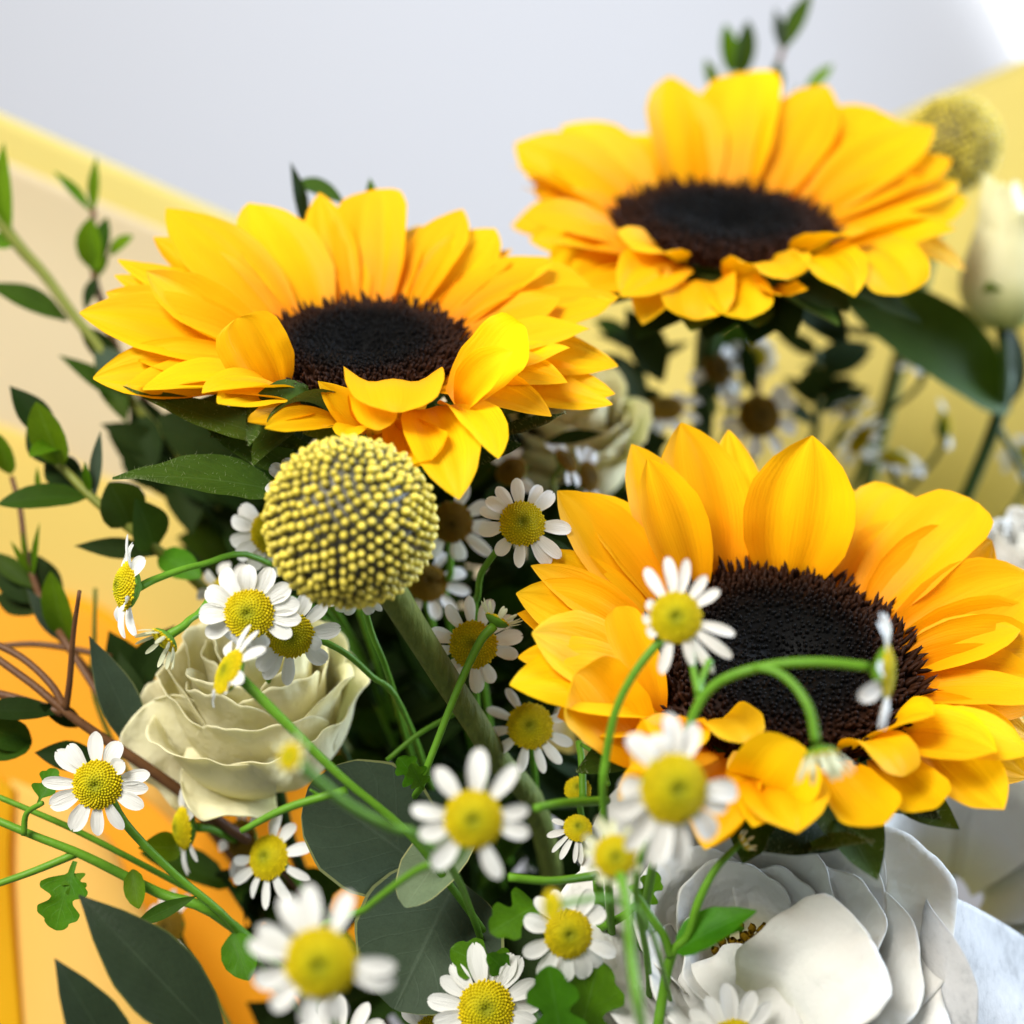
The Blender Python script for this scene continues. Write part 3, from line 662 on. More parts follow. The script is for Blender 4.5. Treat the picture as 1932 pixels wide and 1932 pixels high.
# ---------------------------------------------------------------- ball flowers (craspedia)
def ball_flower(label, c, r_px, stempts, rad_px, N, seed, axis=(.3, .6, .3), mat='craspedia floret'):
    C = P(*c); R = px(r_px, c[2]); t = thing('ball_flower', label, 'flower', P(*stempts[-1]), 'yellow ball flowers'); rs = random.Random(seed)
    ax = D(*axis); e1 = unit(np.cross(ax, [.2, .3, .9])); e2 = np.cross(ax, e1)
    V = []; F = []; Cc = []
    for i in range(17):
        th = math.pi*i/16
        for k in range(32):
            a = 2*math.pi*k/32; V.append(C+R*.93*(math.cos(th)*ax+math.sin(th)*(math.cos(a)*e1+math.sin(a)*e2))); Cc.append((0, .5, 0))
    F = [(i*32+k, i*32+(k+1) % 32, (i+1)*32+(k+1) % 32, (i+1)*32+k) for i in range(16) for k in range(32)]
    core = part('flower_head', V, F, mat, t, Cc)
    rings = ((0.0, .62, .0), (.42, .98, .5), (.78, .86, .85), (1.02, .48, 1.0)); V = []; F = []; Cc = []
    sp = R*math.sqrt(4*math.pi/N)*.43
    for i in range(N):
        z = 1-2*(i+.5)/N; a = i*2.39996323; s = math.sqrt(1-z*z); d = z*ax+s*(math.cos(a)*e1+math.sin(a)*e2)
        d = unit(d+np.array([rs.gauss(0, .011) for _ in range(3)])); x = unit(np.cross(d, ax+.01)); y = np.cross(d, x); o = len(V); val = rs.uniform(.05, 1.0); h = R*.098*rs.uniform(.8, 1.15); w = sp*rs.choice((.7, .85, .95, 1.05, 1.1))*rs.uniform(.92, 1.06)
        for zz, ww, cc in rings:
            for k in range(7):
                b = 2*math.pi*k/7+.3*i; V.append(C+d*(R*.90+h*zz*1.15)+w*ww*(math.cos(b)*x+math.sin(b)*y)); Cc.append((cc, val, 0))
        V.append(C+d*(R*.90+h*1.27)); Cc.append((1, val, 0))
        for q in range(3):
            for k in range(7): F.append((o+q*7+k, o+q*7+(k+1) % 7, o+q*7+7+(k+1) % 7, o+q*7+7+k))
        for k in range(7): F.append((o+21+k, o+21+(k+1) % 7, o+28))
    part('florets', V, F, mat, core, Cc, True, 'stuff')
    pts = [C-0*ax]+[P(*p) for p in stempts]; r = px(rad_px, c[2])
    v, f, cc = tube(pts, [r*1.25, r*1.05, r, r], sides=12, n=26); so = part('stem', v, f, 'craspedia stem', t, cc); hairs(so, v, [q for q in f if len(q) == 4], 700, r*.16, seed); return t
ball_flower('yellow ball flower in clear focus on a thick fuzzy stem', (662, 985, .262), 163, [(735, 1110, .268), (835, 1270, .283), (930, 1420, .300), (1040, 1640, .33), (1080, 2300, .42)], 27, 820, 4)
ball_flower('blurred olive ball flower behind the highest sunflower', (1795, 272, .43), 92, [(1740, 520, .44), (1640, 900, .45), (1500, 1500, .45), (1300, 2300, .45)], 16, 700, 6)

# ---------------------------------------------------------------- chamomile
def cham_petal_mesh(seed, mat, narrow=1.0, curl=-18):
    v, f, c = blade((0, 0, 0), (1, 0, 0), np.array([0, 0, 1.0]), .42*narrow, 'daisy', curl, 1.4, .45, 0, .03, random.Random(seed).uniform(-8, 8), .006, 9, 7, seed, 2)
    v = np.array(v); u = c[:, 0]; w = np.abs(c[:, 1])
    v[:, 0] -= .07*np.where(u > .9, (1-w)**3*(u-.9)*10, 0)*(seed % 3)*.6     # notched tip
    me = mesh_of('petal', v, f, c); me.materials.append(MATS[mat]); return me
CP = [cham_petal_mesh(i, 'chamomile petal white', 1+.08*(i % 3), [-10, -25, -18, 5, -35][i % 5]) for i in range(6)]
CY = [cham_petal_mesh(40+i, 'young petal cream', .62, 20) for i in range(3)]
def cham_disc_mesh(name, h, mat, N=230, seed=0):
    rs = random.Random(seed); V = []; F = []; C = []
    def zr(r): return h*(1-r*r)-.16*math.exp(-(r/.13)**2)
    nr, ns = 9, 24
    for i in range(nr):
        r = i/(nr-1)
        for k in range(ns):
            a = 2*math.pi*k/ns; V.append((r*math.cos(a), r*math.sin(a), zr(r))); C.append((r*.8, .25, 0))
    F = [(i*ns+k, (i+1)*ns+k, (i+1)*ns+(k+1) % ns, i*ns+(k+1) % ns) for i in range(nr-1) for k in range(ns)]
    for i in range(N):
        r = math.sqrt((i+.5)/N)*1.0; a = i*2.39996323; s = .062*(.55+.55*r)*rs.uniform(.85, 1.15)*(230/N)**.5
        c = np.array([r*math.cos(a), r*math.sin(a), zr(r)]); n = unit(np.array([2*h*r*math.cos(a), 2*h*r*math.sin(a), 1])); x = unit(np.cross(n, [.1, .3, .9])); y = np.cross(n, x); o = len(V); val = rs.uniform(.3, .9)
        for zz, ww, cc in ((0, 1, .85), (.8, .85, 1), (1.35, .45, 1)):
            for k in range(6):
                b = math.pi*k/3; V.append(tuple(c+n*s*zz+s*ww*(math.cos(b)*x+math.sin(b)*y))); C.append((r*cc, val*cc, 0))
        V.append(tuple(c+n*s*1.5)); C.append((r, val, 0))
        for q in range(2):
            for k in range(6): F.append((o+q*6+k, o+q*6+(k+1) % 6, o+q*6+6+(k+1) % 6, o+q*6+6+k))
        for k in range(6): F.append((o+12+k, o+12+(k+1) % 6, o+18))
    me = mesh_of(name, V, F, C); me.materials.append(MATS[mat]); return me
CD = {'y': cham_disc_mesh('disc', .50, 'chamomile disc yellow', 260, 1), 'flat': cham_disc_mesh('disc', .30, 'chamomile disc yellow', 240, 2),
      'cone': cham_disc_mesh('disc', .72, 'chamomile disc yellow', 260, 3), 'b': cham_disc_mesh('disc', .48, 'chamomile disc brown', 240, 4)}
def sepal_mesh():
    V = []; F = []; C = []; rr = [(.92, .06), (.98, -.04), (.86, -.22), (.55, -.40), (.24, -.50), (.13, -.62)]
    for i, (r, z) in enumerate(rr):
        for k in range(20):
            a = 2*math.pi*k/20; q = r*(1+.05*(k % 2)*(i < 2)); V.append((q*math.cos(a), q*math.sin(a), z)); C.append((i/5, .5, 0))
    F = [(i*20+k, i*20+(k+1) % 20, (i+1)*20+(k+1) % 20, (i+1)*20+k) for i in range(len(rr)-1) for k in range(20)]
    me = mesh_of('sepals', V, F, C); me.materials.append(MATS['chamomile stem green']); return me
CS = sepal_mesh()
def frame_mat(c, x, y, z, sx, sy, sz):
    return [[x[0]*sx, y[0]*sy, z[0]*sz, c[0]], [x[1]*sx, y[1]*sy, z[1]*sz, c[1]], [x[2]*sx, y[2]*sy, z[2]*sz, c[2]], [0, 0, 0, 1]]
def head(parent, c, nrm, r_px, petals, seed=0, droop=-8, young=False, disc='y', wid=1.0, plen=1.15, base=.86):
    """petals: count, or list of clock angles (deg, 0 right, 90 up in the head's own plane), or (angle, length factor[, droop])"""
    rs = random.Random(seed); C = P(*c); n = D(*nrm)
    e2 = UP-n*(UP@n)
    if np.linalg.norm(e2) < .25: e2 = -BACK-n*((-BACK)@n)
    e2 = unit(e2); e1 = np.cross(e2, n); R = px(r_px, c[2])
    inst('disc', CD[disc], frame_mat(C, e1, e2, n, R, R, R), parent)
    inst('sepals', CS, frame_mat(C, e1, e2, n, R, R, R), parent)
    if isinstance(petals, int): petals = [360*i/petals+rs.uniform(-9, 9) for i in range(petals)]
    for i, p in enumerate(petals):
        a, lf, dr = (p, 1.0, droop) if not isinstance(p, tuple) else (p[0], p[1], p[2] if len(p) > 2 else droop)
        a = math.radians(a+rs.uniform(-3, 3)); lf *= rs.uniform(.93, 1.07); dr = math.radians(dr+rs.uniform(-7, 7))
        rad = math.cos(a)*e1+math.sin(a)*e2; x = rad*math.cos(dr)+n*math.sin(dr); z = n*math.cos(dr)-rad*math.sin(dr); y = np.cross(z, x)
        tw = rs.uniform(-.25, .25); y, z = y*math.cos(tw)+z*math.sin(tw), z*math.cos(tw)-y*math.sin(tw)
        L = R*plen*lf; me = rs.choice(CY if young else CP); b = C+rad*R*base+n*R*(.02-.05*(i % 2))
        w = R*1.45*wid*rs.uniform(.85, 1.12)
        inst('petal', me, frame_mat(b, x, y, z, L, w, w), parent)
    return C-n*R*.5
def chamomile(label, c, nrm, r_px, petals, stempts, seed=0, group='chamomile flowers', srad=6.5, smat='chamomile stem green', name='chamomile_flower', **kw):
    t = thing(name, label, 'flower', P(*stempts[-1]) if stempts else P(*c), group)
    b = head(t, c, nrm, r_px, petals, seed, **kw)
    if stempts:
        r = px(srad, c[2]); n = D(*nrm)
        w = ([b, b-n*px(r_px*.5, c[2])] if nrm[2] > .8 else [b])+[P(*p) for p in stempts]; v, f, cc = tube(w, [r*1.35, r, r*.95, r]); part('stem', v, f, smat, t, cc)
    return t
ROOT = (1060, 2300, .41)
chamomile('crisp white chamomile between the ball flower and the largest sunflower', (985, 988, .286), (.10, .22, .95), 43, [98, (122, 1.02), 143, (162, 1.0), 190, (228, .8), (262, 1.0), (300, 1.1), (318, 1.15), (352, 1.1), 45, (63, .95)], [(925, 1055, .292), (902, 1120, .300), (915, 1300, .33), ROOT], 1, droop=-3)
chamomile('chamomile with full round white petals tucked against the ball flower', (470, 1158, .272), (-.02, .05, 1), 47, [(118, 1.05), (150, 1.05), 178, 205, (235, .6, -45), (262, .75, -50), (290, .7, -45), (330, .9), (352, 1.05), (12, 1.05), (35, 1), 62, 90], [(500, 1260, .292), (560, 1400, .31), (800, 1800, .36), ROOT], 2, droop=-6, wid=1.25)
chamomile('chamomile tucked under the full round one, above the cream rose', (548, 1198, .281), (.12, -.2, .95), 44, [(8, 1.15), (320, .95), (345, .5, 30), (268, 1.25), (225, 1.15), (240, 1.2), (40, 1), (70, .9), (200, 1)], [(640, 1225, .287), (700, 1275, .294), (760, 1340, .302), (850, 1600, .34), ROOT], 3, wid=1.1)
chamomile('chamomile facing sideways above the small yellow green bud', (240, 1106, .284), (-.86, .10, .52), 46, [(85, 1.2, 12), (60, 1.0, 5), (110, 1.0), (130, .9), (35, .9), (245, .9), (275, 1.15), (300, 1.25), (325, .7, 30), (200, .8)], [(300, 1090, .288), (380, 1065, .292), (490, 1055, .30), (650, 1200, .33), (900, 1700, .38), ROOT], 4)
chamomile('half open chamomile bud with short cream petals above the cream rose edge', (310, 1208, .276), (-.55, -.62, .45), 30, 13, [(345, 1182, .277), (372, 1160, .280), (460, 1120, .295), (700, 1300, .34), ROOT], 5, young=True, droop=52, plen=1.35, wid=.9, disc='flat', srad=7)
chamomile('bright yellow chamomile with a long stem crossing the cream rose', (432, 1268, .262), (-.72, .42, .50), 44, [(70, 1.1, -10), (95, 1.15), (40, 1.1, -20), (130, .9), (190, 1.2, -35), (215, 1.2, -30), (240, .9, -25), (320, .5, 20), (350, .6)], [(520, 1345, .262), (640, 1462, .264), (760, 1562, .268), (830, 1645, .274), (935, 1790, .29), (1010, 1920, .32), ROOT], 6, disc='flat', srad=8)
chamomile('chamomile half hidden behind a green bud, beside the thick fuzzy stem', (893, 1216, .291), (-.02, .06, 1), 45, [(125, 1.05), (95, 1.0), (70, 1.05), (35, 1.1), (8, 1.15), (345, 1.0), (300, .9), (275, 1.0), (245, .9), (225, .9), (165, 1.0), (190, .9)], [(900, 1330, .31), (920, 1500, .33), ROOT], 7)
chamomile('closed chamomile bud turned away on a bright slender stem', (938, 1170, .281), (.45, .80, -.25), 24, 15, [(905, 1212, .280), (868, 1290, .279), (830, 1385, .279), (797, 1478, .281), (790, 1560, .30), (900, 1900, .35), ROOT], 8, young=True, droop=40, plen=1.3, disc='flat', srad=7)
chamomile('shaded chamomile with slim petals under the largest sunflower edge', (1000, 1370, .300), (.02, .18, .98), 43, [(122, 1.0), (158, 1.05), (190, .95), (222, .9), (258, 1.05), (285, 1.05), (308, 1.15), (335, 1.1), (20, .7)], [(1010, 1480, .32), (1020, 1650, .35), ROOT], 9, wid=.8, srad=6)
chamomile('sharp white chamomile over the orange paper on a straight green stem', (184, 1480, .280), (.02, .04, 1), 46, [(92, 1.15), (62, 1.0), (125, 1.05), (143, 1.15), (178, 1.2), (207, 1.15), (243, 1.1), (268, 1.15), (300, 1.1), (333, 1.1), (352, 1.1), (12, 1.1), (40, .55, 25)], [(235, 1552, .284), (330, 1650, .289), (440, 1745, .295), (560, 1900, .32), (800, 2100, .37), ROOT], 10, droop=-2, wid=1.12, srad=8)
chamomile('large blurred chamomile over the round grey leaf with separated petals', (893, 1545, .228), (.0, .06, 1), 55, [(85, 1.35), (52, 1.25), (128, 1.2), (172, 1.15), (197, 1.05), (232, 1.2), (292, 1.25), (345, 1.05), (8, .95)], [(860, 1620, .235), (790, 1640, .243), (690, 1715, .254), (600, 1800, .275), (760, 2100, .36), ROOT], 11, wid=1.05, srad=8)
chamomile('blurred chamomile lowest in the bouquet, right above the cut off white petals', (605, 1815, .215), (.0, .02, 1), 67, [(100, 1.15), (122, 1.1), (66, 1.15), (150, 1.1), (168, 1.05), (195, 1.0), (222, .9), (255, .95), (285, .8), (340, 1.1), (357, 1.1)], [(640, 1960, .24), (760, 2150, .30), ROOT], 12, wid=1.0, srad=8)
chamomile('big blurred chamomile with a shaded yellow dome before the largest sunflower', (1270, 1488, .226), (.28, .10, .95), 66, [(92, 1.1), (65, .95), (112, .7), (125, .95), (195, .95), (228, 1.15), (252, 1.25), (278, 1.2), (312, 1.0), (355, 1.15), (338, .9), (175, .6)], [(1225, 1580, .24), (1200, 1680, .25), (1225, 1900, .28), (1180, 2200, .36), ROOT], 13, disc='y', wid=1.0, srad=8)
chamomile('small blurred young chamomile with stubby cream petals above a pale stem', (1160, 1615, .230), (.05, .12, .98), 40, [(115, .95), (95, .8), (145, .8), (170, .6), (205, .5), (240, .5), (270, .5), (300, .5), (330, .5), (20, .5), (60, .6)], [(1180, 1690, .226), (1190, 1800, .223), (1212, 1950, .222), (1260, 2250, .27)], 14, young=True, wid=1.3, srad=9)
chamomile('sharp chamomile beside a tiny blurred yellow bud over the leaf', (1072, 1762, .263), (.12, .14, .95), 45, [(105, 1.0), (130, 1.0), (160, 1.0), (200, 1.1), (232, 1.15), (265, .95), (290, 1.1), (318, 1.0), (338, 1.15), (30, .9), (60, 1.0)], [(1110, 1880, .282), (1130, 2050, .33), ROOT], 15, wid=1.15)
chamomile('tiny blurred bright yellow bud without petals', (1042, 1710, .216), (-.85, .1, .5), 30, 0, [(1090, 1700, .220), (1160, 1700, .226), (1230, 1760, .24), (1290, 2000, .30)], 16, group='chamomile buds', disc='flat', srad=6)
chamomile('fresh chamomile with a textured golden dome beside the lobed green leaf', (917, 1903, .272), (.04, .26, .96), 52, [(100, 1.25), (72, 1.05), (52, 1.15), (60, 1.2), (25, 1.05), (2, 1.05), (128, 1.0), (147, 1.05), (170, 1.1), (195, 1.0), (220, 1.0), (320, 1.0), (340, 1.0), (260, 1), (290, 1)], [(960, 2050, .30), (1010, 2200, .36), ROOT], 17, wid=1.05)
chamomile('chamomile showing two upright petals behind the golden domed one', (822, 1955, .283), (-.1, .2, .95), 40, [(92, 1.15), (120, 1.2), (145, 1.0), (180, 1), (215, 1), (250, 1), (300, 1), (340, 1), (60, 1)], [(850, 2080, .30), (900, 2200, .36), ROOT], 18, wid=1.15)
chamomile('chamomile cut by the lower border, petals under the lowest blurred one', (643, 1985, .262), (.0, .05, 1), 46, [(90, 1.2), (60, 1.2), (110, 1.25), (130, 1.1), (150, 1.1), (30, 1.1), (10, 1), (180, 1)], [(680, 2090, .28), (760, 2250, .34), ROOT], 19, wid=1.1)
chamomile('chamomile tips showing before the open white rose', (1385, 1972, .258), (.0, .10, 1), 48, [(95, 1.3), (118, 1.15), (140, 1.2), (70, 1.15), (45, 1.2), (20, 1), (160, 1)], [(1400, 2080, .27), (1350, 2250, .32)], 20, wid=1.1)
chamomile('shaded chamomile with thin bent petals below the cream rose', (508, 1618, .305), (-.42, .30, .85), 42, [(20, 1.2), (340, 1.1, -20), (300, 1.2, -20), (275, 1.15), (250, 1.0), (215, 1.2), (190, 1.1), (90, 1.0), (60, .9)], [(590, 1700, .32), (760, 1900, .36), ROOT], 21, wid=.85, disc='y')
chamomile('dim chamomile seen edge on between brown stems', (348, 1562, .306), (-.86, .0, .5), 40, [(85, 1.1, 5), (65, 1.0), (110, 1), (270, 1.2), (290, 1.1), (250, 1), (40, .9), (320, .9)], [(430, 1580, .315), (600, 1700, .34), ROOT], 22, wid=.85)
chamomile('dim chamomile hidden behind the one with thin bent petals', (458, 1585, .318), (-.6, .1, .75), 38, [(80, 1.2), (60, 1.0), (110, 1), (250, 1.1), (280, 1), (200, 1)], [(540, 1660, .33), (700, 1850, .36), ROOT], 23, wid=.85, disc='b')
chamomile('small half opened chamomile with drooping slim petals in the dark gap', (1090, 1563, .290), (.1, .55, .8), 27, [(215, 1.4, -30), (235, 1.4, -30), (260, 1.4, -35), (275, 1.45, -35), (195, 1.2), (160, .9), (300, 1.2)], [(1105, 1660, .30), (1125, 1780, .32), ROOT], 24, wid=.7, disc='y', srad=5)
chamomile('little round button bud of chamomile in the dark gap', (1090, 1490, .292), (.0, .5, .85), 25, 0, [(1100, 1560, .30), (1112, 1680, .32), ROOT], 25, group='chamomile buds', disc='cone', srad=6)
chamomile('small blurred yellow bud with pale petals before the cream rose', (548, 1428, .214), (-.5, .35, .8), 27, 9, [(590, 1465, .217), (660, 1520, .222), (740, 1562, .228), (800, 1590, .236), (900, 1750, .28), ROOT], 26, group='chamomile buds', young=True, disc='flat', plen=.9, droop=20, srad=9)
chamomile('brown centred chamomile hidden behind the ball flower and its stem', (852, 985, .315), (.05, -.25, .95), 40, [(318, 1.4), (350, 1), (30, 1), (70, 1), (280, 1), (240, 1)], [(850, 1080, .32), (860, 1250, .34), ROOT], 27, disc='b', wid=1.15)
chamomile('pale chamomile peeping out behind the ball flower', (515, 1005, .303), (-.1, .0, 1), 42, [(165, 1.1), (190, 1.15), (215, 1.1), (140, 1.0), (240, 1), (270, 1)], [(600, 1100, .32), (750, 1400, .35), ROOT], 28, wid=1.15)
chamomile('chamomile with two white petal tips above the fuzzy hanging sepal leaf', (575, 920, .285), (-.1, .3, .95), 36, [(148, 1.3), (128, 1.3), (180, 1.1), (205, 1)], [(640, 1050, .30), (760, 1400, .35), ROOT], 29, wid=1.15)
chamomile('chamomile hanging under the ball flower with petals pointing down', (672, 1098, .284), (.1, -.45, .85), 38, [(245, 1.15), (262, 1.2), (288, 1.25), (305, 1.2), (220, 1), (330, 1), (190, 1)], [(700, 1190, .292), (735, 1280, .30), (800, 1500, .34), ROOT], 30, wid=.95)
chamomile('dim chamomile between the fuzzy stem and the closed bud', (806, 1100, .322), (.2, .4, .85), 38, [(20, 1.2), (350, 1.2), (60, 1), (100, 1), (280, 1), (240, 1), (310, 1)], [(820, 1200, .33), (850, 1400, .35), ROOT], 31, disc='b')
BGL = 'blurred chamomile in the shade under the highest sunflower'
for i, (c, nm, r, pt, dk, lab) in enumerate([
    ((1432, 785, .385), (.1, .1, 1), 40, [150, 190, 225, 262, 300, 340, 20, 45], 'b', 'blurred brown centred chamomile above the peak of the largest sunflower'),
    ((1252, 772, .385), (-.1, .75, .6), 38, [20, 60, 340, 300, 200, 240, 270, 160], 'b', 'blurred low domed chamomile beside a pointed grey leaf'),
    ((1352, 695, .40), (.5, .2, .8), 34, [0, 40, 320, 280, 200], 'b', 'blurred dark chamomile among leaves under the highest sunflower'),
    ((1425, 672, .40), (.2, .3, .9), 24, [90, 60, 30, 0, 330, 300, 270, 240, 200, 150], 'flat', 'blurred chamomile with a greenish heart under the highest sunflower'),
    ((1745, 690, .42), (.0, .9, .3), 28, [0, 40, 80, 120, 160, 200, 240, 280, 320], 'flat', 'blurred chamomile seen side on beneath the broad green leaf'),
    ((1605, 770, .41), (-.3, .8, .3), 24, [0, 40, 80, 120, 160, 200, 240, 280, 320], 'flat', 'blurred bluish white chamomile high on the yellow paper'),
    ((1690, 868, .40), (.2, .85, .4), 32, [0, 30, 60, 90, 120, 150, 180, 210, 240, 270, 300, 330], 'y', 'blurred chamomile with yellow heart low on the yellow paper'),
    ((1625, 830, .40), (-.7, .5, .3), 30, [0, 40, 80, 120, 160, 200, 240, 280, 320], 'flat', 'blurred chamomile turned sideways above the yellow hearted one'),
    ((1785, 800, .42), (.9, .2, .2), 26, [60, 90, 120, 240, 270, 300], 'flat', 'blurred edge on chamomile near the dark rose stem'),
    ((1935, 860, .42), (-.3, .5, .8), 26, [100, 140, 180, 220, 260, 300], 'flat', 'blurred chamomile at the border past the dark rose stem'),
    ((1110, 900, .345), (.7, .1, .6), 30, [80, 110, 250, 280, 300, 60], 'b', 'dim chamomile in profile near the ruffled sunflower petals'),
    ((1068, 870, .335), (.6, .5, .5), 26, [90, 120, 60, 250, 280], 'b', 'dim blurred chamomile under the tip of a long dark leaf'),
    ((965, 890, .33), (-.3, .5, .8), 30, [110, 140, 90, 320], 'b', 'dim chamomile over the crisp white one'),
    ((320, 1750, .325), (-.5, .3, .8), 36, [100, 130, 70, 160, 250, 280, 310], 'b', 'dim pale chamomile beside the long dark leaf edge'),
    ((425, 1120, .32), (-.3, .3, .9), 34, [60, 100, 140, 180, 220, 260], 'flat', 'dim greenish chamomile behind the sideways one')]):
    x, y, d = c
    chamomile(lab, c, nm, r, pt, [(x+rnd.uniform(-45, 20), y+rnd.uniform(60, 100), d+.006), (x+(1250-x)*rnd.uniform(.25, .6)+rnd.uniform(-60, 40), y+rnd.uniform(220, 330), d+.012), (x+(1250-x)*.8, y+600, .43), (1200, 2200, .44)] if x > 900 else [(x+60, y+90, d+.005), (x+250, y+350, d+.01), (900, 2200, .42)], 60+i, group='blurred chamomiles deeper in the bouquet', srad=5, smat='stem olive' if i % 2 else 'stem dark green', disc=dk, wid=1.15)
# the sprig of curved stems before the largest sunflower
t = thing('chamomile_sprig', 'branching chamomile sprig with curved stems crossing the dark sunflower disc', 'flower', P(1140, 1800, .26), 'chamomile flowers')
def sphead(c, nrm, r, pet, seed, **kw):
    return head(t, c, nrm, r, pet, seed, **kw)
sphead((1275, 1165, .246), (-.05, .12, .98), 48, [(98, 1.35), (80, 1.25), (120, 1.1), (55, 1.0), (35, .9), (345, 1.3), (322, 1.6), (305, 1.4), (290, .9), (258, 1.1), (180, .35), (210, .35), (150, .35)], 41, wid=.72, plen=1.25, disc='y')
sphead((1672, 1268, .238), (.93, -.02, .35), 50, [(95, 1.35), (70, 1.3), (115, 1.2), (85, 1.2), (262, 1.2), (285, 1.3), (240, 1.1), (205, 1.2, -30), (300, 1.1), (170, .8), (20, .8)], 42, wid=1.0, disc='flat')
sphead((1548, 1425, .232), (.12, -.85, .35), 34, 13, 43, young=True, droop=58, plen=1.5, wid=1.2, disc='flat')
stem(t, [(1248, 1205, .247), (1200, 1265, .247), (1162, 1340, .248), (1143, 1430, .250), (1138, 1500, .252), (1150, 1700, .27), (1170, 2100, .34)], [9, 8, 8, 8, 9], 'chamomile stem green')
stem(t, [(1640, 1258, .238), (1560, 1250, .238), (1480, 1252, .239), (1400, 1268, .240), (1345, 1295, .242), (1312, 1340, .243), (1290, 1410, .244), (1270, 1500, .248), (1220, 1700, .27), (1180, 2100, .34)], [9, 9, 9, 9, 8], 'chamomile stem green')
stem(t, [(1540, 1400, .232), (1528, 1340, .233), (1500, 1295, .235), (1465, 1268, .237), (1425, 1258, .239)], [9, 8, 8], 'chamomile stem green')
stem(t, [(1300, 1215, .248), (1308, 1260, .246), (1318, 1310, .243)], [8, 7, 7], 'chamomile stem green')
stem(t, [(1340, 1245, .246), (1325, 1280, .245), (1316, 1320, .243)], [7, 6], 'chamomile stem green')
# the little branched shoot over the open white rose
t = thing('chamomile_shoot', 'forked green chamomile shoot with one toothed leaf over the open white rose', 'plant', P(1240, 1990, 0.2640))
stem(t, [(1395, 1592, 0.2600), (1350, 1640, 0.2600), (1318, 1700, 0.2600), (1298, 1765, 0.2610), (1268, 1800, 0.2620), (1250, 1880, 0.2640), (1236, 1990, 0.2660), (1220, 2200, 0.2940)], [6, 8, 9, 10, 10], 'chamomile stem green')
stem(t, [(1192, 1672, 0.2580), (1222, 1720, 0.2600), (1252, 1765, 0.2610), (1266, 1805, 0.2620)], [6, 8, 9], 'chamomile stem green')
head(t, (1404, 1590, 0.2590), (.75, .55, .3), 17, 9, 44, young=True, droop=60, plen=1.0, disc='flat')
def lobed(parent, b, tip, w, nrm=(0, .3, 1), curl=-20, roll=0, seed=0, mat='chamomile leaf', prof='lobed'):
    return leaf(parent, b, tip, w, mat, prof, nrm, curl, 1, .35, roll, .15, 'leaf', 0, 0, .02, 40, 9, seed)
lobed(t, (1276, 1795, .261), (1428, 1718, .259), 84, (.1, .8, .55), -25, 0, 5, prof='broad')
lobed(t, (1330, 1768, .260), (1405, 1752, .258), 46, (.1, .8, .55), -25, 0, 6, prof='broad')
# chamomile side stems and lobed leaves that belong to further shoots
def shoot(label, stems, leaves, mat='chamomile stem green', name='chamomile_shoot'):
    t = thing(name, label, 'plant', P(*stems[0][0][-1]), 'leafy chamomile shoots')
    for pts, r in stems: stem(t, pts, r, mat)
    for L in leaves: lobed(t, *L[:3], **(L[3] if len(L) > 3 else {}))
    return t
shoot('chamomile shoot with a hanging lobed leaf over the orange paper', [([(-60, 1525, .29), (60, 1575, .289), (160, 1615, .290), (300, 1685, .293), (440, 1748, .297), (700, 2000, .34), (900, 2250, .38)], [7, 8, 10, 12, 12]),
      ([(-40, 1680, .287), (60, 1645, .288), (145, 1610, .290)], [6, 7, 8]), ([(45, 1575, .287), (50, 1535, .286), (80, 1515, .284)], [6, 5]), ([(-60, 1480, .292), (60, 1530, .292), (170, 1580, .294), (380, 1690, .300)], [5, 6, 6])],
      [((142, 1625, .289), (105, 1755, .286), 100, dict(nrm=(-.1, .1, 1), seed=7)), ((135, 1640, .289), (150, 1690, .287), 50, dict(seed=8)), ((70, 1520, .286), (105, 1450, .290), 50, dict(seed=9)), ((250, 1640, .291), (262, 1715, .288), 42, dict(seed=12, prof='oval', mat='fresh leaf')), ((440, 1760, .296), (470, 1850, .292), 70, dict(seed=13, prof='oval'))])
shoot('chamomile shoot with ragged leaves over the round grey leaves', [([(455, 1568, .268), (540, 1525, .267), (655, 1490, .266)], [6, 8, 8]), ([(600, 1500, .267), (585, 1490, .266)], [4, 2])], [])
shoot('leafy chamomile shoot with lobed leaves around the golden domed chamomile', [([(1128, 1660, .276), (1132, 1740, .278), (1122, 1830, .282), (1110, 2000, .31), (1090, 2200, .36)], [10, 11, 12]),
      ([(1135, 1750, .277), (1180, 1725, .275), (1215, 1690, .274), (1235, 1655, .274)], [9, 7, 6]), ([(960, 1655, .262), (1040, 1662, .266), (1125, 1652, .274)], [8, 8, 9]), ([(1010, 1525, .25), (1060, 1515, .255), (1115, 1512, .262), (1145, 1510, .266)], [8, 9, 9]),
      ([(1100, 1510, .29), (1098, 1440, .292), (1092, 1400, .295)], [8, 7]), ([(1148, 1480, .275), (1130, 1430, .283), (1098, 1405, .292)], [5, 4]), ([(730, 1435, .297), (790, 1385, .298), (870, 1340, .30)], [5, 5])],
      [((1032, 1698, .268), (925, 1760, .262), 95, dict(nrm=(.1, .5, .8), seed=3)), ((985, 1860, .277), (850, 1790, .275), 95, dict(seed=4, nrm=(0, .4, .9))), ((985, 1860, .278), (920, 1800, .272), 60, dict(seed=14)),
       ((1075, 2010, .268), (1130, 1812, .264), 150, dict(seed=15, nrm=(.1, .2, 1))), ((1070, 2000, .262), (1035, 1822, .258), 120, dict(seed=16, nrm=(-.2, .3, 1))), ((1205, 1715, .274), (1240, 1645, .272), 55, dict(seed=17)),
       ((795, 1482, .280), (752, 1428, .277), 60, dict(seed=18)), ((800, 1490, .281), (775, 1440, .276), 44, dict(seed=19))])

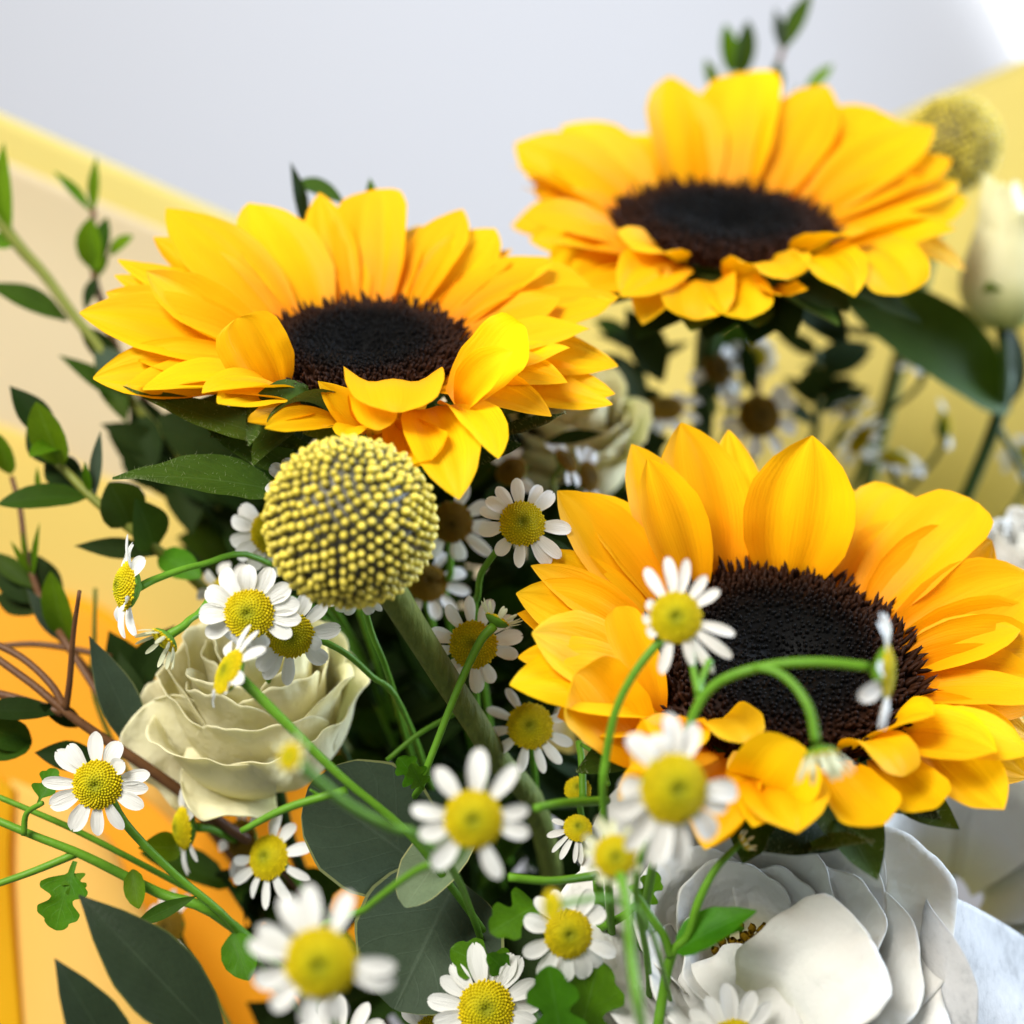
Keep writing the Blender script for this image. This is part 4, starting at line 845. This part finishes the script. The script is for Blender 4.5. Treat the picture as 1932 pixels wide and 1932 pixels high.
# ---------------------------------------------------------------- roses
def rose(label, c, nrm, R_px, layers, mat, stempts, seed, name='rose', heart=None, spin=0, sepals=0, group='white and cream roses'):
    """layers: (count, base radius, rim radius, height, lip flare, span deg, start deg) in units of R"""
    C = P(*c); n, e1, e2 = flower_frame(*nrm); R = px(R_px, c[2]); rs = random.Random(seed)
    t = thing(name, label, 'rose', P(*stempts[-1]), group)
    nt, nsn = 17, 27
    for li, (cnt, r0, r1, H, flare, span, start, *xb) in enumerate(layers):
        bu = xb[0] if xb else .16
        for j in range(cnt):
            ph = math.radians(start+360*j/cnt+rs.uniform(-10, 10)+spin); V = np.zeros((nt, nsn, 3)); Cc = np.zeros((nt, nsn, 3))
            f1, f2, f3, f4 = (rs.uniform(0, 6.3) for _ in range(4)); hh = H*rs.uniform(.93, 1.06); off = rs.uniform(-.02, .03); fl = flare*rs.uniform(.7, 1.3); lean = rs.uniform(-.05, .05); rag = [rs.gauss(0, .006)+(-.03 if rs.random() < .04 else 0) for _ in range(nsn)]
            for i in range(nt):
                tt = i/(nt-1)
                for k in range(nsn):
                    s = -1+2*k/(nsn-1); edge = 1-.34*abs(s)**2.6; q = tt*edge
                    rim = max(0, (q-.70)/.30); bul = math.sin(math.pi*min(1, q*.92)**.75)
                    r = r0+(r1-r0)*q+bu*bul*(r1+.1)+off+fl*rim**1.8-.05*abs(s)
                    z = hh*(q-.10*rim**2*(fl*3))
                    ang = ph+math.radians(span/2)*s*(1-.12*(1-q))
                    wv = (.022*math.sin(f1+s*7)+.014*math.sin(f2+s*15)+.007*math.sin(f3+s*31))*rim**1.2+.02*math.sin(f4+s*3+q*2.5)
                    xx, yy = r*math.cos(ang), r*math.sin(ang); cr = .030*math.sin(f1+5.1*xx+3.7*z)+.016*math.sin(f2+6.3*yy-4.9*z)+.010*math.sin(f3+11*xx+9*yy)+.008*math.sin(f4+13*z+7*xx)
                    r += wv+.02*s+cr*q; z += cr*.5*q+(rag[k]+.020*math.sin(f3+s*6)+.012*math.sin(f1+s*17)+.006*math.sin(f2+s*37))*rim**1.5+lean*s*q
                    V[i, k] = C+R*(r*(math.cos(ang)*e1+math.sin(ang)*e2)+z*n); Cc[i, k] = (q, s, 0)
            o = part('petal', V.reshape(-1, 3), grid_faces(nt, nsn), mat, t, Cc.reshape(-1, 3)); sb = o.modifiers.new('smooth', 'SUBSURF'); sb.levels = 1; sb.render_levels = 1; solidify(o, R*.008)
    if heart:
        V = []; F = []; Cc = []
        for i in range(60):
            r = heart*math.sqrt(rs.random()); a = rs.uniform(0, 6.3); b = C+R*(r*(math.cos(a)*e1+math.sin(a)*e2)+.1*n); dr = unit(n+.5*r/heart*(math.cos(a)*e1+math.sin(a)*e2)); s1 = unit(np.cross(dr, e1+.1)); s2 = np.cross(dr, s1); o = len(V)
            for zz, w in ((0, .012), (.15, .012), (.19, .03), (.23, .015)):
                for k in range(5): V.append(b+R*(dr*zz*rs.uniform(.95, 1.05)+w*(math.cos(k*1.2566)*s1+math.sin(k*1.2566)*s2))); Cc.append((.5 if zz < .17 else 1, .6, 0))
            for q in range(3):
                for k in range(5): F.append((o+q*5+k, o+q*5+(k+1) % 5, o+q*5+5+(k+1) % 5, o+q*5+5+k))
        part('stamens', V, F, 'chamomile disc brown', t, Cc, True, 'stuff')
    for j in range(sepals):
        a = 2*math.pi*j/sepals+.4; r = math.cos(a)*e1+math.sin(a)*e2
        v, f, cc = blade(C+r*R*.2, C+R*(r*.62+n*.55), -r, R*.34, 'lance', -40, 1, .4, nu=10, nv=5, seed=j)
        part('sepal', v, f, 'fresh leaf', t, cc)
    w = [C]+[P(*p) for p in stempts]; r = px(13, c[2]); v, f, cc = tube(w, [r, r, r]); part('stem', v, f, 'stem dark green', t, cc)
    return t, C, n, e1, e2, R
RL = [(3, .04, .12, 1.30, .01, 150, 0), (3, .08, .22, 1.34, .02, 150, 50), (4, .14, .33, 1.34, .03, 130, 15), (4, .2, .45, 1.28, .04, 125, 60), (5, .26, .56, 1.18, .05, 120, 20), (5, .32, .68, 1.02, .07, 115, 55), (5, .36, .78, .82, .09, 110, 10)]
r1 = rose('full cream rose below the ball flower, crossed by a long green stem', (512, 1448, .318), (-.06, .86, .50), 232, RL, 'cream rose petal', [(600, 1700, .35), (900, 2100, .39), ROOT], 5)
def loose_petal(r, b, tip, w, nrm, curl, cup, mat, seed, roll=0, frill=.02, prof='round', k=1.2):
    v, f, cc = blade(P(*b), P(*tip), D(*nrm), px(w, b[2]), prof, curl, k, cup, roll, .015, 0, frill*2.2, 30, 21, seed)
    o = part('petal', v, f, mat, r[0], cc); solidify(o, .0003)
loose_petal(r1, (470, 1505, .318), (282, 1325, .304), 200, (-.5, .5, .7), -45, .7, 'cream rose petal', 3)
loose_petal(r1, (520, 1505, .312), (340, 1470, .302), 190, (-.2, .6, .75), -35, .8, 'cream rose petal', 4)
OPEN = [(4, .16, .44, .56, .06, 150, 36), (5, .24, .66, .66, .10, 135, 10), (5, .32, .88, .66, .14, 125, 50), (6, .36, 1.06, .55, .20, 105, 15)]
r2 = rose('wide open white rose with a brownish heart under the largest sunflower', (1412, 1835, .288), (-.05, .66, .75), 290, OPEN, 'white rose petal', [(1380, 2150, .33), (1250, 2400, .40)], 8, heart=.17)
loose_petal(r2, (1430, 1960, .270), (1645, 1775, .261), 270, (-.1, .75, .65), -60, .7, 'white rose petal', 6, -10, .02)
loose_petal(r2, (1330, 2070, .274), (1490, 1880, .2645), 330, (-.1, .85, .5), -55, .6, 'white rose petal', 7, -12, .02)
loose_petal(r2, (1420, 2090, .286), (1235, 1870, .294), 290, (.3, .6, .75), -40, .7, 'white rose petal', 9, 10, .02)
rose('blurred white rose behind the open one, next to the tissue paper', (1800, 1700, .345), (.05, .74, .66), 255, OPEN[1:], 'white rose petal', [(1700, 2000, .36), (1450, 2400, .42)], 12)
rose('blurred white rose past the petals of the largest sunflower', (1920, 1140, .36), (.1, .8, .5), 130, RL[2:], 'white rose petal', [(1850, 1500, .38), (1500, 2300, .43)], 13)
rose('dim cream rose between the sunflowers behind the small chamomiles', (1085, 905, .375), (-.1, .72, .68), 170, RL[1:], 'cream rose petal', [(1120, 1300, .39), (1130, 2200, .43)], 14)
BUD = [(2, .10, .05, 1.62, .02, 215, 20, 1.2), (3, .14, .08, 1.55, .03, 175, 70, 1.25), (3, .18, .12, 1.42, .04, 155, 10, 1.2), (3, .20, .18, 1.25, .08, 145, 65, 1.0)]
rb = rose('tall blurred pale rosebud on a dark stem beside the yellow paper', (1892, 618, .40), (-.05, .97, .2), 172, BUD, 'bud petal pale', [(1895, 740, .401), (1830, 920, .404), (1720, 1150, .41), (1500, 1700, .43), (1300, 2300, .44)], 15, 'rosebud', sepals=5)
leaf(rb[0], (1905, 775, .401), (1585, 560, .388), 200, 'eucalyptus leaf', 'oval', (.25, .45, .85), -30, 1, .4, 0, .1, nu=18, nv=9)
leaf(rb[0], (1600, 640, .392), (1475, 560, .385), 95, 'dark leaf', 'oval', (.1, .4, .9), -20, 1, .4, 0, .1)
leaf(rb[0], (1900, 770, .403), (1900, 600, .395), 90, 'dark leaf', 'broad', (.6, .3, .7), -20, 1, .4, 0, .1)
leaf(rb[0], (1760, 640, .398), (1470, 592, .385), 80, 'dark leaf', 'lance', (.0, .9, .3), 20, 1, .3, 0, .1)
stem(rb[0], [(1880, 800, .402), (1925, 880, .405), (1960, 960, .41)], [7, 6], 'stem dark green')

# ---------------------------------------------------------------- leafy sprigs
def sprig(label, stems, leaves, smat='stem olive', name='leafy_sprig', group='leafy green sprigs', mat='eucalyptus leaf'):
    t = thing(name, label, 'plant', P(*stems[0][0][-1]), group)
    for pts, r in stems: stem(t, pts, r, smat)
    for L in leaves:
        kw = dict(L[3]) if len(L) > 3 else {}
        kw.setdefault('mat', mat); leaf(t, L[0], L[1], L[2], **kw)
    return t
fr = dict(mat='fresh leaf'); dk = dict(mat='dark leaf')
def lf(**k): return k
sprig('tall sprig with long narrow leaves reaching past the cream paper fold', [([(-10, 405, .352), (40, 470, .352), (85, 520, .352), (135, 590, .351), (190, 660, .35), (260, 770, .35), (340, 860, .352), (440, 1000, .355), (700, 1500, .38), (1000, 2250, .42)], [12, 10, 9, 11, 12])],
      [((20, 445, .352), (8, 268, .345), 56, lf(mat='fresh leaf', nrm=(-.4, .2, .9))), ((10, 440, .352), (-60, 300, .35), 60, fr), ((128, 605, .351), (-30, 535, .345), 62, lf(mat='eucalyptus leaf', nrm=(.2, .6, .8))), ((30, 455, .352), (-20, 460, .350), 40, fr),
       ((180, 655, .35), (258, 745, .345), 60, lf(mat='grey round leaf', prof='lance')), ((190, 668, .35), (240, 800, .346), 56, lf(mat='eucalyptus leaf')), ((150, 615, .35), (235, 700, .356), 50, dk), ((250, 770, .35), (110, 670, .343), 46, lf(mat='eucalyptus leaf', nrm=(.5, .4, .8))),
       ((262, 775, .35), (290, 900, .345), 70, dk), ((330, 860, .35), (190, 800, .345), 60, dk), ((340, 860, .352), (430, 960, .345), 90, dk), ((350, 870, .353), (360, 1010, .346), 84, dk), ((400, 930, .354), (260, 880, .348), 70, dk), ((430, 980, .355), (520, 1080, .348), 84, dk), ((300, 800, .352), (420, 800, .346), 64, dk)])
sprig('young sprig with a bright forked tip against the yellow folded border', [([(176, 395, .365), (174, 470, .364), (180, 530, .364), (195, 580, .364), (230, 680, .365), (290, 780, .366), (350, 880, .368), (420, 980, .37), (700, 1600, .40), (1000, 2250, .43)], [6, 7, 8, 9, 9])],
      [((176, 402, .365), (182, 295, .362), 24, lf(mat='fresh leaf')), ((172, 400, .365), (100, 322, .362), 26, lf(mat='fresh leaf', nrm=(.4, .5, .8))), ((178, 512, .363), (172, 410, .356), 60, lf(mat='fresh leaf', prof='oval', nrm=(-.2, .2, 1))), ((185, 500, .364), (202, 410, .362), 36, lf(mat='eucalyptus leaf', prof='oval')), ((205, 480, .364), (252, 445, .360), 30, lf(mat='fresh leaf', prof='oval')), ((182, 520, .364), (160, 590, .358), 26, dk), ((182, 525, .364), (206, 480, .364), 20, fr)], 'stem brown')
sprig('sprig with one bright oval leaf and a broad leaf reaching out to the border', [([(85, 855, .322), (120, 885, .320), (175, 940, .318), (230, 985, .318), (300, 1040, .32), (420, 1150, .33), (700, 1500, .36), (1000, 2250, .42)], [7, 9, 10, 11, 11])],
      [((118, 880, .320), (68, 758, .314), 74, lf(mat='fresh leaf', prof='oval', nrm=(-.2, .1, 1), curl=-10)), ((105, 840, .322), (18, 728, .322), 64, lf(mat='dark leaf', nrm=(.3, .4, .8))), ((165, 938, .318), (-5, 952, .311), 58, lf(mat='eucalyptus leaf', prof='oval', nrm=(0, .5, .8), curl=-25)), ((178, 940, .318), (190, 812, .315), 26, lf(mat='grey round leaf', prof='lance')), ((170, 930, .318), (160, 870, .314), 18, fr),
       ((110, 850, .321), (55, 862, .312), 40, lf(mat='fresh leaf', prof='oval', curl=-70)), ((115, 880, .321), (50, 810, .325), 60, dk), ((160, 930, .32), (85, 862, .327), 70, dk), ((245, 990, .318), (205, 910, .312), 96, lf(mat='eucalyptus leaf', prof='oval', nrm=(.3, .3, .9))), ((290, 1040, .32), (255, 940, .31), 90, lf(mat='eucalyptus leaf', prof='lance', nrm=(.5, .2, .8))), ((300, 1045, .32), (140, 1030, .316), 44, dk), ((300, 1045, .32), (380, 1090, .314), 60, lf(mat='chamomile leaf', prof='oval'))])
sprig('small sprig at the border with an upright oval leaf beside the broad leaf', [([(22, 900, .33), (38, 960, .328), (48, 1040, .326), (68, 1105, .325), (100, 1180, .324), (140, 1235, .324), (190, 1300, .326), (280, 1420, .33), (500, 1700, .36), (900, 2250, .41)], [5, 6, 8, 9, 9])],
      [((20, 895, .33), (-2, 818, .324), 40, lf(mat='fresh leaf', prof='oval')), ((75, 935, .328), (70, 880, .326), 12, fr), ((62, 1090, .325), (75, 985, .321), 14, fr), ((50, 1060, .325), (42, 1000, .322), 10, fr), ((60, 1085, .325), (20, 1020, .322), 14, fr), ((130, 1215, .324), (95, 1078, .316), 60, lf(mat='fresh leaf', prof='oval', nrm=(-.1, .1, 1))), ((128, 1215, .324), (50, 1110, .318), 40, lf(mat='grey round leaf', prof='lance')), ((110, 1170, .324), (55, 1040, .33), 80, dk), ((90, 1140, .325), (-20, 1060, .33), 70, dk), ((95, 1150, .325), (-10, 1125, .331), 64, dk), ((68, 1110, .325), (-20, 1040, .328), 40, lf(mat='eucalyptus leaf'))], 'stem brown')
sprig('brown forked sprig spreading over the orange paper', [([(-30, 1225, .305), (60, 1290, .303), (120, 1340, .302), (190, 1390, .303), (280, 1450, .305), (400, 1540, .312), (600, 1720, .33), (900, 2250, .40)], [7, 8, 10, 11, 11]),
       ([(-30, 1205, .307), (40, 1240, .305), (95, 1290, .303), (122, 1335, .302)], [7, 7, 8]), ([(-40, 1300, .306), (40, 1320, .304), (118, 1345, .302)], [8, 8, 9]), ([(150, 1115, .292), (138, 1200, .296), (132, 1280, .299), (124, 1340, .302)], [4, 6, 7])],
      [((110, 1345, .302), (-60, 1345, .296), 56, lf(mat='dark leaf', nrm=(0, .6, .7))), ((60, 1400, .304), (-40, 1370, .298), 64, lf(mat='eucalyptus leaf', prof='oval')), ((60, 1400, .304), (-30, 1430, .298), 50, lf(mat='eucalyptus leaf', prof='oval')), ((190, 1435, .304), (65, 1420, .302), 60, lf(mat='dark leaf')), ((75, 1330, .30), (160, 1370, .31), 40, lf(mat='dark leaf'))], 'stem brown')
sprig('brown sprig holding a long grey green leaf beside the cream rose', [([(110, 1190, .32), (180, 1300, .315), (240, 1390, .31), (275, 1440, .31), (330, 1490, .312), (420, 1570, .318), (600, 1750, .34), (900, 2250, .40)], [7, 8, 9, 10]), ([(-30, 1222, .32), (60, 1215, .32), (140, 1225, .32), (210, 1240, .32)], [5, 6, 6])],
      [((274, 1432, .308), (168, 1200, .300), 78, lf(mat='grey round leaf', prof='lance', nrm=(.3, .2, .9), curl=-15)), ((276, 1440, .312), (225, 1230, .318), 80, lf(mat='dark leaf')), ((250, 1300, .325), (330, 1180, .32), 70, lf(mat='dark leaf')), ((280, 1330, .326), (205, 1190, .322), 90, lf(mat='dark leaf')), ((430, 1540, .318), (418, 1415, .305), 30, lf(mat='eucalyptus leaf')), ((400, 1530, .312), (300, 1470, .32), 40, dk), ((345, 1600, .31), (260, 1600, .30), 60, lf(mat='fresh leaf'))], 'stem brown')
sprig('pair of long dark leaves in front of the peach paper', [([(440, 1985, .262), (520, 2080, .28), (760, 2250, .34)], [8, 9, 10])],
      [((430, 1985, .262), (148, 1688, .262), 150, lf(mat='glossy dark leaf', prof='lance', nrm=(.25, .35, .9), curl=-18, nu=18, nv=9)), ((260, 2070, .258), (103, 1808, .256), 110, lf(mat='glossy dark leaf', prof='lance', nrm=(.4, .2, .9), curl=-20, nu=18, nv=9)), ((255, 1745, .288), (372, 1690, .286), 32, lf(mat='eucalyptus leaf'))], 'stem dark green')
sprig('eucalyptus branch with large round grey leaves under the blurred chamomiles', [([(790, 1600, .292), (860, 1720, .296), (940, 1880, .31), (1010, 2150, .36)], [8, 9, 10])],
      [((800, 1640, .290), (585, 1480, .284), 250, lf(mat='grey round leaf', prof='disc', nrm=(-.1, .45, .88), curl=-12, nu=18, nv=11)), ((880, 1560, .286), (765, 1712, .270), 120, lf(mat='pale round leaf', prof='disc', nrm=(-.35, .2, .9), curl=-15, nu=16, nv=9)), ((860, 1660, .292), (745, 1905, .276), 290, lf(mat='grey round leaf', prof='disc', nrm=(.1, .3, .95), curl=-15, nu=18, nv=11)), ((930, 1720, .296), (1010, 1900, .286), 220, lf(mat='dark leaf', prof='disc', nrm=(.2, .2, .95)))], 'stem dark green', group='leafy green sprigs')
sprig('slim sprig topping the highest sunflower with upright blurred leaves', [([(1478, 90, .43), (1466, 140, .43), (1470, 260, .43), (1450, 500, .44), (1380, 1200, .44), (1250, 2250, .45)], [5, 6, 7, 8])],
      [((1478, 95, .43), (1535, -20, .425), 42, lf(mat='eucalyptus leaf', nrm=(-.4, .2, .9))), ((1476, 95, .43), (1462, 15, .427), 26, lf(mat='grey round leaf', prof='lance')), ((1462, 190, .43), (1466, 115, .427), 30, lf(mat='eucalyptus leaf', prof='oval')), ((1520, 175, .43), (1572, 122, .426), 26, lf(mat='fresh leaf', prof='oval')), ((1500, 220, .43), (1505, 160, .427), 16, fr)], 'stem brown')
sprig('tuft of blurred green leaves behind the back petals of the highest sunflower', [([(1395, 110, .435), (1390, 200, .435), (1385, 500, .44), (1350, 1200, .445), (1250, 2250, .45)], [5, 6, 7, 8])],
      [((1392, 150, .435), (1412, 38, .43), 44, lf(mat='eucalyptus leaf', prof='oval', nrm=(.3, .1, .9))), ((1380, 140, .435), (1368, 45, .43), 36, lf(mat='fresh leaf', prof='oval')), ((1352, 180, .435), (1330, 112, .43), 28, lf(mat='fresh leaf', prof='oval'))])
sprig('dark pointed leaves peeking over the ruffled sunflower', [([(590, 460, .345), (600, 520, .345), (640, 800, .36), (800, 1500, .39), (1000, 2250, .43)], [6, 7, 8])],
      [((575, 440, .342), (548, 305, .338), 34, lf(mat='dark leaf', nrm=(.6, .1, .7))), ((555, 345, .345), (650, 385, .342), 62, lf(mat='bract green', prof='broad', nrm=(.2, .7, .6))), ((705, 400, .345), (698, 335, .34), 26, lf(mat='fresh leaf'))])
# deeper, shaded filler branches
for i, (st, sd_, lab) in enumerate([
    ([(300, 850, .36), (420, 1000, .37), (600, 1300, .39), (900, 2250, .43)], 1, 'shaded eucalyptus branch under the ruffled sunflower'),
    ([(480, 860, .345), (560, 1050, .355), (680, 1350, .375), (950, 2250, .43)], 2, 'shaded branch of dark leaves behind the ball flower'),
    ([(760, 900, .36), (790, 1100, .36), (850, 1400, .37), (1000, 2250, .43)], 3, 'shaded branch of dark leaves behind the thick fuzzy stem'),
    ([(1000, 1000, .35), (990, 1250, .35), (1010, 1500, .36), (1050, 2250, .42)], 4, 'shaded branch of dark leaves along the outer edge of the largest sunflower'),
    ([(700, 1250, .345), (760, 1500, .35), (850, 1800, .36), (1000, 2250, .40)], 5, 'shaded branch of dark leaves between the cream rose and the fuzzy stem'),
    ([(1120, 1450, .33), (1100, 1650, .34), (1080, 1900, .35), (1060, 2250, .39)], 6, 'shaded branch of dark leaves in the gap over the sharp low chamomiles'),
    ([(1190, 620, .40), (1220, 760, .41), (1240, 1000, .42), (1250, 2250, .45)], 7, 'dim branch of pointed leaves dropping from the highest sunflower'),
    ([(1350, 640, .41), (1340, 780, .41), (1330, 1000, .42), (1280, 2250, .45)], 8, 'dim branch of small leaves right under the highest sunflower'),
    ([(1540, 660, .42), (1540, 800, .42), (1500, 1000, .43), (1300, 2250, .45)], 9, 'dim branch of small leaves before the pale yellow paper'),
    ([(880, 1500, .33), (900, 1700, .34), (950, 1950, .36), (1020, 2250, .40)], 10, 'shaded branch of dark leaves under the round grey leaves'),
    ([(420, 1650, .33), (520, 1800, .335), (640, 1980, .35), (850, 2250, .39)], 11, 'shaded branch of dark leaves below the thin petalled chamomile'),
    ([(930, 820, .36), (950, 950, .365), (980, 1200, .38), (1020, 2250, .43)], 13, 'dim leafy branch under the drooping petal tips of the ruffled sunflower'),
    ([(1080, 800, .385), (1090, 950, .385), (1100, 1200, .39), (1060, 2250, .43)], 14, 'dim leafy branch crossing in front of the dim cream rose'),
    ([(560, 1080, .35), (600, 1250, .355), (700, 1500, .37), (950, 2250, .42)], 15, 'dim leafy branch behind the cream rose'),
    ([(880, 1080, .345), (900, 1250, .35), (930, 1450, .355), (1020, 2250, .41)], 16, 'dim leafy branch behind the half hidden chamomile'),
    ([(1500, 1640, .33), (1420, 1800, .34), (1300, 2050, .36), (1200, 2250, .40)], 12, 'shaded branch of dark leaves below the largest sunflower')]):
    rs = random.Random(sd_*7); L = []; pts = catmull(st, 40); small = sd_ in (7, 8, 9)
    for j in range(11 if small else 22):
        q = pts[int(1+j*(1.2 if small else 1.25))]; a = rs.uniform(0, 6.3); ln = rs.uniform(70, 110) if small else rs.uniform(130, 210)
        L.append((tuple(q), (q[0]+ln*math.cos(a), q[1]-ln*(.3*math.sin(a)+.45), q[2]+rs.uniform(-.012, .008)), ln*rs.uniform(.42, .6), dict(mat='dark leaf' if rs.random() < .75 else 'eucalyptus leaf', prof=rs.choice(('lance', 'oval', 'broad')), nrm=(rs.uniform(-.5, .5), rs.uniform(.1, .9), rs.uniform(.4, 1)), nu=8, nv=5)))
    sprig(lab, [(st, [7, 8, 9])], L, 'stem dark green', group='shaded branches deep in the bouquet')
sprig('grey blue pointed leaf and dark leaf in the gap between the sunflowers', [([(1215, 760, .39), (1230, 900, .40), (1240, 1300, .42), (1200, 2250, .44)], [6, 7, 8])],
      [((1212, 770, .385), (1165, 672, .38), 34, lf(mat='grey round leaf', prof='lance')), ((1250, 720, .39), (1180, 580, .385), 80, dk), ((1030, 835, .335), (1140, 818, .332), 30, dk), ((1310, 750, .40), (1360, 745, .39), 40, dk), ((1500, 740, .40), (1580, 700, .395), 50, dk), ((1420, 740, .40), (1400, 640, .395), 40, dk)], 'stem dark green')
stemonly = thing('bare_stem', 'thin bare stem behind the sideways chamomile', 'stem', P(180, 1300, .33)); stem(stemonly, [(180, 1110, .33), (178, 1200, .33), (180, 1320, .33), (260, 1500, .34)], [4, 5, 5], 'stem olive')
